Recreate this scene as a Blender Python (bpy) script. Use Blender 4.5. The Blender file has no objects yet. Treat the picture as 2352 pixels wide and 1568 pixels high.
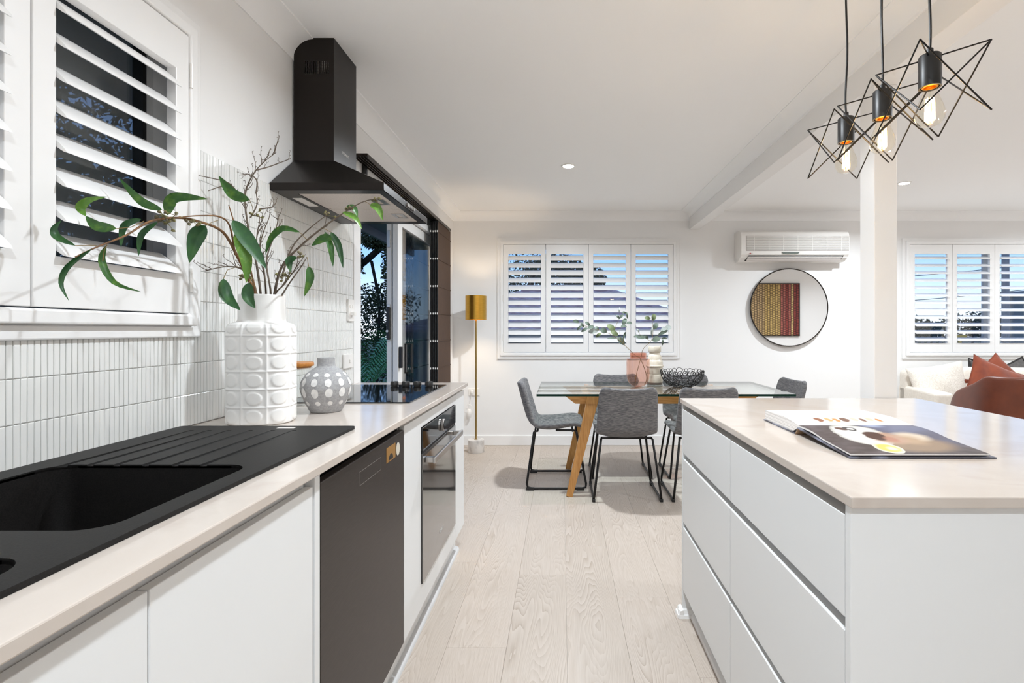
import bpy, bmesh, math, random
from mathutils import Vector, Matrix, noise

random.seed(7)
scene = bpy.context.scene
col = scene.collection
PI = math.pi

# ---------------------------------------------------------------- camera, world, exposure
FPX, VPX, VPY, EYE = 1165.0, 1290.0, 757.0, 1.2
cam_d = bpy.data.cameras.new('camera')
cam_d.sensor_width = 36.0
cam_d.lens = FPX / 2352.0 * 36.0
cam_d.shift_x = -(VPX - 1176.0) / 2352.0
cam_d.shift_y = -(784.0 - VPY) / 2352.0
cam_d.clip_start = 0.02
cam = bpy.data.objects.new('camera', cam_d)
cam.location = (0, 0, EYE)
cam.rotation_euler = (PI / 2, 0, 0)
col.objects.link(cam)
scene.camera = cam

scene.view_settings.view_transform = 'Standard'
scene.view_settings.look = 'None'
scene.view_settings.gamma = 1.0
scene.view_settings.use_curve_mapping = False
scene.view_settings.exposure = 1.6

world = bpy.data.worlds.new('dusk_sky')
scene.world = world
world.use_nodes = True
wn, wl = world.node_tree.nodes, world.node_tree.links
wn.clear()
w_out = wn.new('ShaderNodeOutputWorld')
w_bg = wn.new('ShaderNodeBackground')
w_tc = wn.new('ShaderNodeTexCoord')
w_sep = wn.new('ShaderNodeSeparateXYZ')
w_ramp = wn.new('ShaderNodeValToRGB')
wl.new(w_tc.outputs['Generated'], w_sep.inputs[0])
wl.new(w_sep.outputs['Z'], w_ramp.inputs[0])
wl.new(w_ramp.outputs[0], w_bg.inputs[0])
wl.new(w_bg.outputs[0], w_out.inputs[0])
cr = w_ramp.color_ramp
cr.elements[0].position = 0.0
cr.elements[0].color = (0.80, 0.86, 0.97, 1)
cr.elements[1].position = 1.0
cr.elements[1].color = (0.15, 0.26, 0.55, 1)
e = cr.elements.new(0.05); e.color = (0.62, 0.77, 0.97, 1)
e = cr.elements.new(0.13); e.color = (0.27, 0.50, 0.93, 1)
e = cr.elements.new(0.35); e.color = (0.19, 0.34, 0.72, 1)
w_bg.inputs[1].default_value = 0.52

# ceiling downlights: two in view, one inferred, the others added for even light (x, y, watts)
DOWNLIGHTS = [(0.05, 3.78, 13), (2.85, 4.22, 11), (0.05, 1.60, 7.8), (0.05, -0.45, 9.5),
              (2.85, 2.05, 10), (5.0, 4.22, 7), (5.0, 2.05, 9)]
WARM = (0.85, 0.93, 1.0)
scene.cycles.max_bounces = 9
scene.cycles.diffuse_bounces = 6
scene.cycles.glossy_bounces = 4
scene.cycles.transmission_bounces = 4
scene.cycles.transparent_max_bounces = 14
scene.cycles.caustics_reflective = False
scene.cycles.caustics_refractive = False

# ---------------------------------------------------------------- helpers
def srgb(r, g, b):
    def f(c):
        c /= 255.0
        return c / 12.92 if c <= 0.04045 else ((c + 0.055) / 1.055) ** 2.4
    return (f(r), f(g), f(b), 1.0)

def P(x, y, Y):
    """the point at depth Y that stands at photo pixel (x, y)"""
    return Vector(((x - VPX) / FPX * Y, Y, EYE - (y - VPY) / FPX * Y))

WPOS = {}
def wpos(o):
    return WPOS.get(o.name, Vector((0, 0, 0))) if o else Vector((0, 0, 0))

def tag(o, label=None, cat=None, group=None, kind=None):
    if label: o['label'] = label
    if cat: o['category'] = cat
    if group: o['group'] = group
    if kind: o['kind'] = kind
    return o

def empty(name, loc=(0, 0, 0), label=None, cat=None, group=None, kind=None):
    o = bpy.data.objects.new(name, None)
    o.empty_display_size = 0.05
    col.objects.link(o)
    o.location = loc
    WPOS[o.name] = Vector(loc)
    return tag(o, label, cat, group, kind)

def link(name, data, world_loc, parent=None):
    o = bpy.data.objects.new(name, data)
    col.objects.link(o)
    WPOS[o.name] = Vector(world_loc)
    o.location = Vector(world_loc) - wpos(parent)
    if parent: o.parent = parent
    return o

def copy_tree(o, parent=None):
    c = o.copy()
    col.objects.link(c)
    c.parent = parent
    for ch in [x for x in o.children]:
        copy_tree(ch, c)
    return c

class MB:
    """collects geometry for ONE mesh object"""
    def __init__(self, mtx=None):
        self.v, self.f, self.m = [], [], []
        self.M = mtx
    def add(self, vs, fs, mi=0):
        b = len(self.v)
        for p in vs:
            p = Vector(p)
            self.v.append(self.M @ p if self.M else p)
        for f in fs:
            self.f.append([b + i for i in f]); self.m.append(mi)
        return self
    def box(self, x0, x1, y0, y1, z0, z1, mi=0):
        return self.add([(x0, y0, z0), (x1, y0, z0), (x1, y1, z0), (x0, y1, z0), (x0, y0, z1), (x1, y0, z1), (x1, y1, z1), (x0, y1, z1)],
                        [(0, 3, 2, 1), (4, 5, 6, 7), (0, 1, 5, 4), (1, 2, 6, 5), (2, 3, 7, 6), (3, 0, 4, 7)], mi)
    def bar(self, a, b, w, h, up=(0, 0, 1), w2=None, h2=None):
        """a box beam from a to b, w wide, h high"""
        a, b = Vector(a), Vector(b)
        t = (b - a).normalized()
        s = t.cross(Vector(up)).normalized()
        u = s.cross(t)
        w2 = w if w2 is None else w2
        h2 = h if h2 is None else h2
        vs = [a + s * i * w / 2 + u * j * h / 2 for i, j in ((-1, -1), (1, -1), (1, 1), (-1, 1))]
        vs += [b + s * i * w2 / 2 + u * j * h2 / 2 for i, j in ((-1, -1), (1, -1), (1, 1), (-1, 1))]
        return self.add(vs, [(0, 3, 2, 1), (4, 5, 6, 7), (0, 1, 5, 4), (1, 2, 6, 5), (2, 3, 7, 6), (3, 0, 4, 7)])
    def prism(self, poly, fn, a, b):
        n = len(poly)
        vs = [fn(p[0], p[1], a) for p in poly] + [fn(p[0], p[1], b) for p in poly]
        fs = [tuple(range(n))[::-1], tuple(range(n, 2 * n))] + [(i, (i + 1) % n, n + (i + 1) % n, n + i) for i in range(n)]
        return self.add(vs, fs)
    def lathe(self, prof, c=(0, 0, 0), seg=32, cap=True, mi=0):
        n = len(prof); vs = []; fs = []
        for r, z in prof:
            for k in range(seg):
                a = 2 * PI * k / seg
                vs.append((c[0] + r * math.cos(a), c[1] + r * math.sin(a), c[2] + z))
        for i in range(n - 1):
            for k in range(seg):
                fs.append((i * seg + k, i * seg + (k + 1) % seg, (i + 1) * seg + (k + 1) % seg, (i + 1) * seg + k))
        if cap:
            fs.append(tuple(range(seg))[::-1]); fs.append(tuple(range((n - 1) * seg, n * seg)))
        return self.add(vs, fs, mi)
    def cyl(self, a, b, r, seg=12, r2=None):
        return self.tube([a, b], [r, r if r2 is None else r2], seg)
    def tube(self, pts, rad, seg=8, closed=False):
        pts = [Vector(p) for p in pts]
        n = len(pts)
        if not isinstance(rad, (list, tuple)): rad = [rad] * n
        vs, fs = [], []
        prev = None
        for i, p in enumerate(pts):
            if closed: t = (pts[(i + 1) % n] - pts[i - 1])
            else: t = pts[min(i + 1, n - 1)] - pts[max(i - 1, 0)]
            t.normalize()
            if prev is None:
                up = Vector((0, 0, 1)) if abs(t.z) < 0.9 else Vector((1, 0, 0))
                s = t.cross(up).normalized()
            else:
                s = (prev - t * prev.dot(t)).normalized()
            prev = s
            u = s.cross(t)
            for k in range(seg):
                a = 2 * PI * k / seg
                vs.append(p + (s * math.cos(a) + u * math.sin(a)) * rad[i])
        m = n if closed else n - 1
        for i in range(m):
            j = (i + 1) % n
            for k in range(seg):
                fs.append((i * seg + k, i * seg + (k + 1) % seg, j * seg + (k + 1) % seg, j * seg + k))
        if not closed:
            fs.append(tuple(range(seg))[::-1]); fs.append(tuple(range((n - 1) * seg, n * seg)))
        return self.add(vs, fs)
    def slab(self, u0, u1, v0, v1, t0, t1, holes=(), fn=None, extra_u=(), extra_v=()):
        """a welded plate with rectangular holes; fn maps (u, v, t) to xyz"""
        fn = fn or (lambda u, v, t: (u, v, t))
        us = sorted(set([u0, u1] + [h[i] for h in holes for i in (0, 1) if u0 < h[i] < u1] + list(extra_u)))
        vs_ = sorted(set([v0, v1] + [h[i] for h in holes for i in (2, 3) if v0 < h[i] < v1] + list(extra_v)))
        nu, nv = len(us) - 1, len(vs_) - 1
        def solid(i, j):
            if i < 0 or j < 0 or i >= nu or j >= nv: return False
            cu, cv = (us[i] + us[i + 1]) / 2, (vs_[j] + vs_[j + 1]) / 2
            return not any(h[0] < cu < h[1] and h[2] < cv < h[3] for h in holes)
        pts, idx, fs = [], {}, []
        def vid(i, j, k):
            if (i, j, k) not in idx:
                idx[(i, j, k)] = len(pts); pts.append(fn(us[i], vs_[j], t1 if k else t0))
            return idx[(i, j, k)]
        for i in range(nu):
            for j in range(nv):
                if not solid(i, j): continue
                fs.append((vid(i, j, 1), vid(i + 1, j, 1), vid(i + 1, j + 1, 1), vid(i, j + 1, 1)))
                fs.append((vid(i, j, 0), vid(i, j + 1, 0), vid(i + 1, j + 1, 0), vid(i + 1, j, 0)))
                if not solid(i - 1, j): fs.append((vid(i, j, 0), vid(i, j, 1), vid(i, j + 1, 1), vid(i, j + 1, 0)))
                if not solid(i + 1, j): fs.append((vid(i + 1, j, 0), vid(i + 1, j + 1, 0), vid(i + 1, j + 1, 1), vid(i + 1, j, 1)))
                if not solid(i, j - 1): fs.append((vid(i, j, 0), vid(i + 1, j, 0), vid(i + 1, j, 1), vid(i, j, 1)))
                if not solid(i, j + 1): fs.append((vid(i, j + 1, 0), vid(i, j + 1, 1), vid(i + 1, j + 1, 1), vid(i + 1, j + 1, 0)))
        return self.add(pts, fs)
    def surf(self, fn, nu, nv, wrap_u=False):
        vs = [fn(i / (nu if wrap_u else nu - 1), j / (nv - 1)) for j in range(nv) for i in range(nu)]
        fs = []
        for j in range(nv - 1):
            for i in range(nu if wrap_u else nu - 1):
                a, b = j * nu + i, j * nu + (i + 1) % nu
                fs.append((a, b, b + nu, a + nu))
        return self.add(vs, fs)
    def center(self):
        lo = Vector((min(p.x for p in self.v), min(p.y for p in self.v), min(p.z for p in self.v)))
        hi = Vector((max(p.x for p in self.v), max(p.y for p in self.v), max(p.z for p in self.v)))
        return (lo + hi) / 2
    def mesh(self, name, mats, origin, smooth=False, fix=True):
        me = bpy.data.meshes.new(name)
        me.from_pydata([p - origin for p in self.v], [], self.f)
        for m in mats: me.materials.append(m)
        if len(mats) > 1: me.polygons.foreach_set('material_index', self.m)
        if fix:
            bm = bmesh.new(); bm.from_mesh(me)
            bmesh.ops.recalc_face_normals(bm, faces=bm.faces)
            bm.to_mesh(me); bm.free()
        if smooth:
            me.shade_smooth()
            me.set_sharp_from_angle(angle=math.radians(38 if smooth is True else smooth))
        me.update()
        return me
    def build(self, name, mat, parent=None, smooth=False, bev=0, seg=2, origin=None, fix=True, mods=()):
        mats = mat if isinstance(mat, (list, tuple)) else [mat]
        o = Vector(origin) if origin is not None else self.center()
        ob = link(name, self.mesh(name, mats, o, smooth, fix), o, parent)
        for k, kw in mods:
            md = ob.modifiers.new(k.lower(), k)
            for a, b in kw.items(): setattr(md, a, b)
        if bev:
            md = ob.modifiers.new('edge', 'BEVEL')
            md.width = bev; md.segments = seg; md.limit_method = 'ANGLE'; md.angle_limit = math.radians(40)
            md.harden_normals = False
        return ob

def boxobj(name, b, mat, parent=None, bev=0, seg=2):
    return MB().box(*b).build(name, mat, parent, bev=bev, seg=seg)

def bool_cut(ob, cutters):
    """carve the cutters out of ob once, then throw the cutters away"""
    for c in cutters:
        md = ob.modifiers.new('cut', 'BOOLEAN'); md.operation = 'DIFFERENCE'; md.object = c; md.solver = 'EXACT'
    bpy.context.view_layer.update()
    dg = bpy.context.evaluated_depsgraph_get()
    me = bpy.data.meshes.new_from_object(ob.evaluated_get(dg))
    ob.modifiers.clear()
    ob.data = me
    for c in cutters: bpy.data.objects.remove(c, do_unlink=True)

def rrect(cx, cy, hx, hy, r, n=5):
    out = []
    for sx, sy, a0 in ((1, 1, 0), (-1, 1, 90), (-1, -1, 180), (1, -1, 270)):
        for k in range(n + 1):
            a = math.radians(a0 + 90 * k / n)
            out.append((cx + sx * (hx - r) + r * math.cos(a), cy + sy * (hy - r) + r * math.sin(a)))
    return out

def spline(pts, n):
    """Catmull-Rom through pts"""
    pts = [Vector(p) for p in pts]
    out = []
    m = len(pts) - 1
    for s in range(n + 1):
        t = s / n * m
        i = min(int(t), m - 1); f = t - i
        p0, p1, p2, p3 = pts[max(i - 1, 0)], pts[i], pts[i + 1], pts[min(i + 2, m)]
        out.append(0.5 * ((2 * p1) + (p2 - p0) * f + (2 * p0 - 5 * p1 + 4 * p2 - p3) * f * f + (3 * p1 - p0 - 3 * p2 + p3) * f ** 3))
    return out

def lettering(name, body, size, mtx, mat, parent, ext=0.0004, align='CENTER'):
    cu = bpy.data.curves.new(name, 'FONT')
    cu.body = body; cu.size = size; cu.extrude = ext; cu.align_x = align; cu.align_y = 'CENTER'
    cu.materials.append(mat)
    o = bpy.data.objects.new(name, cu); col.objects.link(o)
    bpy.context.view_layer.update()
    me = bpy.data.meshes.new_from_object(o.evaluated_get(bpy.context.evaluated_depsgraph_get()))
    bpy.data.objects.remove(o, do_unlink=True)
    o = bpy.data.objects.new(name, me); col.objects.link(o)
    loc = mtx.to_translation()
    o.rotation_euler = mtx.to_euler(); o.location = loc - wpos(parent); o.parent = parent
    return o

# ---------------------------------------------------------------- materials
def nodes_of(name):
    m = bpy.data.materials.new(name); m.use_nodes = True
    nt = m.node_tree
    return m, nt, nt.nodes['Principled BSDF'], nt.nodes['Material Output']

def N(nt, t, **kw):
    n = nt.nodes.new(t)
    for k, v in kw.items():
        if k.startswith('i_'): n.inputs[k[2:].replace('_', ' ')].default_value = v
        else: setattr(n, k, v)
    return n

def coords(nt, scale=(1, 1, 1), kind='Object', rot=(0, 0, 0), shuffle=0.0):
    tc = N(nt, 'ShaderNodeTexCoord'); mp = N(nt, 'ShaderNodeMapping')
    mp.inputs['Scale'].default_value = scale; mp.inputs['Rotation'].default_value = rot
    src = tc.outputs[kind]
    if shuffle:
        oi = N(nt, 'ShaderNodeObjectInfo')
        ml = N(nt, 'ShaderNodeMath', operation='MULTIPLY'); ml.inputs[1].default_value = shuffle
        nt.links.new(oi.outputs['Random'], ml.inputs[0])
        ad = N(nt, 'ShaderNodeVectorMath', operation='ADD')
        nt.links.new(src, ad.inputs[0]); nt.links.new(ml.outputs[0], ad.inputs[1])
        src = ad.outputs[0]
    nt.links.new(src, mp.inputs['Vector'])
    return mp.outputs[0]

def ramp(nt, src, stops):
    r = N(nt, 'ShaderNodeValToRGB')
    el = r.color_ramp.elements
    el[0].position, el[0].color = stops[0]
    el[1].position, el[1].color = stops[-1]
    for p, c in stops[1:-1]:
        e = el.new(p); e.color = c
    nt.links.new(src, r.inputs[0])
    return r.outputs[0]

def bumpit(nt, b, src, strength, dist):
    bp = N(nt, 'ShaderNodeBump'); bp.inputs['Strength'].default_value = strength; bp.inputs['Distance'].default_value = dist
    nt.links.new(src, bp.inputs['Height']); nt.links.new(bp.outputs[0], b.inputs['Normal'])

def mat(name, c, rough=0.5, metal=0.0, c2=None, nscale=8, stretch=(1, 1, 1), detail=4, lo=0.35, hi=0.65, bump=0, bscale=None, bdist=0.001,
        spec=0.5, coat=0, emit=None, estr=0, shuffle=0.0, kind='Object', sheen=0, trans=0):
    m, nt, b, out = nodes_of(name)
    b.inputs['Base Color'].default_value = c
    b.inputs['Roughness'].default_value = rough
    b.inputs['Metallic'].default_value = metal
    b.inputs['Specular IOR Level'].default_value = spec
    b.inputs['Coat Weight'].default_value = coat
    b.inputs['Coat Roughness'].default_value = 0.08
    if sheen: b.inputs['Sheen Weight'].default_value = sheen
    if emit:
        b.inputs['Emission Color'].default_value = emit; b.inputs['Emission Strength'].default_value = estr
    nz = None
    if c2 is not None or bump:
        v = coords(nt, stretch, kind, shuffle=shuffle)
        nz = N(nt, 'ShaderNodeTexNoise'); nz.inputs['Scale'].default_value = nscale; nz.inputs['Detail'].default_value = detail
        nt.links.new(v, nz.inputs['Vector'])
        if c2 is not None:
            nt.links.new(ramp(nt, nz.outputs[0], [(lo, c), (hi, c2)]), b.inputs['Base Color'])
        if bump:
            if bscale:
                n2 = N(nt, 'ShaderNodeTexNoise'); n2.inputs['Scale'].default_value = bscale; n2.inputs['Detail'].default_value = 3
                nt.links.new(v, n2.inputs['Vector']); bumpit(nt, b, n2.outputs[0], bump, bdist)
            else: bumpit(nt, b, nz.outputs[0], bump, bdist)
    if trans:
        b.inputs['Transmission Weight'].default_value = trans
    return m

def thin_glass(name, tint, refl_rough=0.0, ior=1.5, dark=0.0):
    """a clear pane: it passes light through and mirrors by the angle"""
    m = bpy.data.materials.new(name); m.use_nodes = True
    nt = m.node_tree; nt.nodes.clear()
    out = N(nt, 'ShaderNodeOutputMaterial'); tr = N(nt, 'ShaderNodeBsdfTransparent'); gl = N(nt, 'ShaderNodeBsdfGlossy')
    fr = N(nt, 'ShaderNodeFresnel'); mx = N(nt, 'ShaderNodeMixShader')
    tr.inputs[0].default_value = tint; gl.inputs['Roughness'].default_value = refl_rough
    gl.inputs[0].default_value = (1, 1, 1, 1); fr.inputs['IOR'].default_value = ior
    ge = N(nt, 'ShaderNodeNewGeometry'); io = N(nt, 'ShaderNodeMix', data_type='FLOAT')
    io.inputs['A'].default_value = ior; io.inputs['B'].default_value = 1.0 / ior     # the same air-to-glass mirror on both faces
    nt.links.new(ge.outputs['Backfacing'], io.inputs['Factor']); nt.links.new(io.outputs[0], fr.inputs['IOR'])
    nt.links.new(fr.outputs[0], mx.inputs[0]); nt.links.new(tr.outputs[0], mx.inputs[1]); nt.links.new(gl.outputs[0], mx.inputs[2])
    nt.links.new(mx.outputs[0], out.inputs[0])
    return m

MT = {}
MT['wall'] = mat('wall_paint', srgb(237, 236, 235), 0.6, bump=0.06, nscale=180, bdist=0.0006)
MT['ceiling'] = mat('ceiling_paint', srgb(249, 249, 249), 0.75, bump=0.05, nscale=140, bdist=0.0006)
MT['trim'] = mat('trim_gloss_paint', srgb(238, 237, 236), 0.32)
MT['shutter'] = mat('shutter_enamel', srgb(238, 237, 236), 0.36)
MT['tile'] = mat('glazed_tile', srgb(233, 233, 230), 0.14, c2=srgb(226, 226, 224), nscale=3, shuffle=9.0, coat=0.3)
MT['grout'] = mat('white_grout', srgb(205, 205, 203), 0.85, bump=0.2, nscale=300)
MT['cabinet'] = mat('white_satin_laminate', srgb(226, 227, 227), 0.38)
MT['shaded_laminate'] = mat('shaded_white_laminate', srgb(205, 205, 205), 0.5)  # the white laminate again, with the shade of recesses put into its colour
MT['hood'] = mat('black_coated_steel', srgb(44, 40, 38), 0.36, 0.8, spec=0.5)
MT['filter'] = mat('aluminium_mesh', srgb(226, 216, 208), 0.5, 0.4, c2=srgb(200, 190, 182), nscale=420, detail=1, bump=0.5, bdist=0.0008)
MT['silver'] = mat('brushed_silver', srgb(186, 182, 178), 0.28, 0.95)
MT['duct'] = mat('aluminium_duct', srgb(210, 208, 205), 0.25, 1.0, bump=0.6, nscale=60)
MT['dishwasher'] = mat('dark_steel', srgb(72, 66, 63), 0.4, 0.75, c2=srgb(66, 60, 57), nscale=30, stretch=(1, 1, 12))
MT['blackglass'] = mat('black_glass', srgb(10, 10, 11), 0.04, spec=0.6)
MT['ovenglass'] = mat('smoked_oven_glass', srgb(38, 34, 32), 0.05, 0.0, spec=1.0, coat=1.0)
MT['black'] = mat('black_plastic', srgb(22, 21, 21), 0.42)
MT['blackmetal'] = mat('black_metal_tube', srgb(26, 24, 23), 0.42, 0.5)
MT['sink'] = mat('black_granite_composite', srgb(15, 14, 14), 0.5, spec=0.22, c2=srgb(26, 24, 23), nscale=420, detail=2, bump=0.25, bdist=0.0006)
MT['gold'] = mat('brushed_gold', srgb(206, 160, 70), 0.3, 1.0, c2=srgb(196, 148, 60), nscale=20, stretch=(1, 1, 14))
MT['pole_gold'] = mat('brass_pole', srgb(176, 150, 96), 0.28, 1.0)
MT['mirror'] = mat('mirror_silver', (0.93, 0.93, 0.93, 1), 0.0, 1.0)
MT['white_plastic'] = mat('white_plastic', srgb(236, 233, 229), 0.35)
MT['ceramic'] = mat('matt_white_ceramic', srgb(240, 239, 237), 0.6)
MT['greyclay'] = mat('grey_stoneware', srgb(168, 168, 169), 0.8, c2=srgb(150, 150, 152), nscale=160, bump=0.3, bdist=0.0006)
MT['spotpaint'] = mat('white_dabbed_glaze', srgb(228, 227, 225), 0.75, c2=srgb(205, 205, 205), nscale=60, lo=0.45, hi=0.75)
MT['oak'] = mat('golden_oak', srgb(196, 144, 82), 0.42, c2=srgb(172, 118, 58), nscale=9, stretch=(14, 14, 1.2), detail=6)
MT['oakx'] = mat('golden_oak_rail', srgb(196, 144, 82), 0.42, c2=srgb(172, 118, 58), nscale=9, stretch=(1.2, 14, 14), detail=6)
MT['lidwood'] = mat('bamboo_lid', srgb(196, 132, 60), 0.45, c2=srgb(178, 112, 44), nscale=12, stretch=(1, 10, 10))
MT['fabric'] = mat('charcoal_melange_fabric', srgb(80, 80, 83), 0.9, c2=srgb(132, 129, 128), nscale=34, stretch=(1.0, 1.0, 9), detail=6, lo=0.38, hi=0.66, bump=0.35, bscale=260, bdist=0.001, sheen=0.15)
MT['cream_fabric'] = mat('cream_linen', srgb(228, 220, 208), 0.9, c2=srgb(220, 211, 198), nscale=50, bump=0.25, bscale=320, sheen=0.2)
MT['boucle'] = mat('ivory_boucle', srgb(234, 227, 216), 0.95, c2=srgb(214, 205, 193), nscale=110, bump=0.8, bscale=90, bdist=0.003, sheen=0.3)
MT['rust'] = mat('rust_velvet', srgb(134, 58, 24), 0.85, c2=srgb(108, 42, 16), nscale=9, sheen=0.3, bump=0.1, bscale=300)
MT['slate'] = mat('slate_linen', srgb(92, 88, 86), 0.9, c2=srgb(78, 74, 73), nscale=60, bump=0.3, bscale=260)
MT['fringe'] = mat('dark_fringe', srgb(52, 49, 48), 0.95)
MT['leather'] = mat('cognac_leather', srgb(102, 46, 21), 0.45, c2=srgb(88, 38, 16), nscale=12, bump=0.15, bscale=220, bdist=0.0006)
MT['marble'] = mat('white_marble', srgb(224, 219, 214), 0.25, c2=srgb(168, 163, 160), nscale=14, stretch=(1, 1, 0.6), detail=8, lo=0.5, hi=0.72)
MT['leaf'] = mat('gum_leaf', srgb(52, 98, 38), 0.42, c2=srgb(100, 142, 48), nscale=55, stretch=(1, 1, 1), detail=3, lo=0.5, hi=0.8)
MT['leafdark'] = mat('deep_gum_leaf', srgb(40, 84, 46), 0.38, c2=srgb(58, 106, 50), nscale=40, lo=0.45, hi=0.75)
MT['leafpale'] = mat('lime_veined_leaf', srgb(88, 132, 44), 0.42, c2=srgb(140, 170, 70), nscale=70, lo=0.5, hi=0.75)
MT['bark'] = mat('grey_bark', srgb(118, 106, 94), 0.85, c2=srgb(90, 78, 66), nscale=60, bump=0.5, bscale=90)
MT['barkbrown'] = mat('warm_bark', srgb(134, 94, 54), 0.75, c2=srgb(98, 72, 50), nscale=40, bump=0.3, bscale=90)
MT['gumnut'] = mat('gum_nut', srgb(128, 124, 66), 0.7, c2=srgb(98, 88, 66), nscale=60)
MT['eucleaf'] = mat('silver_dollar_leaf', srgb(104, 118, 106), 0.7, c2=srgb(84, 98, 84), nscale=22)
MT['eucpale'] = mat('pale_silver_dollar_leaf', srgb(172, 180, 176), 0.7, c2=srgb(150, 160, 154), nscale=22)
MT['eucgreen'] = mat('olive_silver_dollar_leaf', srgb(118, 130, 92), 0.7, c2=srgb(98, 112, 78), nscale=22)
MT['eucstem'] = mat('olive_stem', srgb(130, 108, 62), 0.7)
MT['cream_glaze'] = mat('crackled_cream_glaze', srgb(222, 213, 196), 0.22, c2=srgb(208, 197, 178), nscale=40, lo=0.5, hi=0.8)
MT['rawclay'] = mat('raw_grey_clay', srgb(128, 118, 108), 0.85)
MT['paper'] = mat('white_paper', srgb(240, 238, 236), 0.6)
MT['clothcover'] = mat('bound_cover', srgb(62, 60, 68), 0.5, c2=srgb(120, 124, 140), nscale=14, lo=0.5, hi=0.62)
MT['kraft'] = mat('kraft_spine', srgb(166, 138, 112), 0.8)
MT['brown_blind'] = mat('brown_blind_cloth', srgb(74, 52, 36), 0.85, c2=srgb(64, 44, 30), nscale=200, stretch=(1, 1, 0.1), bump=0.2, bscale=400)
MT['lining'] = mat('blue_grey_lining', srgb(216, 226, 230), 0.8)
MT['dark_rail'] = mat('bronze_rail', srgb(44, 36, 30), 0.35, 0.5)
MT['grey_aluminium'] = mat('white_powder_aluminium', srgb(222, 221, 219), 0.35)
MT['rubber'] = mat('black_rubber_seal', srgb(18, 18, 18), 0.6)
MT['clear_glass'] = thin_glass('clear_glass', (0.97, 0.98, 0.97, 1))
MT['tableglass'] = thin_glass('table_glass', (0.93, 0.965, 0.945, 1))
MT['glassedge'] = mat('green_glass_edge', srgb(10, 44, 34), 0.25, spec=0.15)
MT['pinkglass'] = thin_glass('blush_glass', (0.93, 0.73, 0.66, 1), ior=1.55)
MT['tintglass'] = thin_glass('grey_tinted_glass', (0.72, 0.76, 0.78, 1), ior=2.1)
MT['bulbglass'] = thin_glass('bulb_glass', (0.99, 0.97, 0.92, 1), ior=1.4)
MT['filament'] = mat('glowing_filament', (1, 0.8, 0.45, 1), emit=(1.0, 0.60, 0.22, 1), estr=11)
MT['brassglow'] = mat('brass_lamp_cap', srgb(214, 160, 60), 0.3, 1.0)
MT['lamp_disc'] = mat('downlight_diffuser', (1, 1, 1, 1), emit=(1.0, 0.96, 0.9, 1), estr=30)
MT['print_grey'] = mat('silver_print', srgb(206, 202, 198), 0.5)
MT['dim_print'] = mat('grey_print', srgb(120, 112, 106), 0.5)
MT['sticker'] = mat('amber_sticker', srgb(146, 104, 40), 0.3)
MT['badge'] = mat('pale_badge', srgb(206, 200, 186), 0.4)
MT['red'] = mat('red_print', srgb(190, 40, 40), 0.5)
MT['display'] = mat('grey_display', srgb(96, 104, 98), 0.25)
MT['vane'] = mat('pearl_plastic', srgb(214, 208, 205), 0.3)
MT['outlet_shade'] = mat('painted_outlet_shade', srgb(40, 38, 37), 0.8)  # shade inside the air outlet, painted as the colour of a plate
MT['grillback'] = mat('grille_filter', srgb(170, 163, 158), 0.7)
MT['fascia'] = mat('grey_fascia_paint', srgb(150, 152, 160), 0.6)
MT['ground'] = mat('dry_lawn', srgb(84, 92, 62), 0.95, c2=srgb(66, 76, 48), nscale=3, detail=8, bump=0.5)
MT['treeleaf'] = mat('dark_tree_leaf', srgb(48, 58, 34), 0.6, c2=srgb(66, 74, 40), nscale=2)
MT['palmleaf'] = mat('palm_frond', srgb(62, 140, 84), 0.4, c2=srgb(124, 186, 120), nscale=3)
MT['treebark'] = mat('dark_tree_bark', srgb(56, 48, 40), 0.9, c2=srgb(38, 32, 26), nscale=12, bump=0.6)
MT['roof_tile'] = mat('mauve_roof_tile', srgb(216, 180, 178), 0.8, c2=srgb(190, 152, 152), nscale=8)
MT['far_wall'] = mat('dim_render_wall', srgb(128, 126, 122), 0.8)
MT['concrete'] = mat('grey_pole_concrete', srgb(150, 150, 154), 0.85, c2=srgb(136, 136, 140), nscale=6)
MT['yellow'] = mat('yellow_sign_paint', srgb(216, 166, 40), 0.5)
MT['wire'] = mat('black_cable', srgb(40, 42, 48), 0.6)

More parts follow.
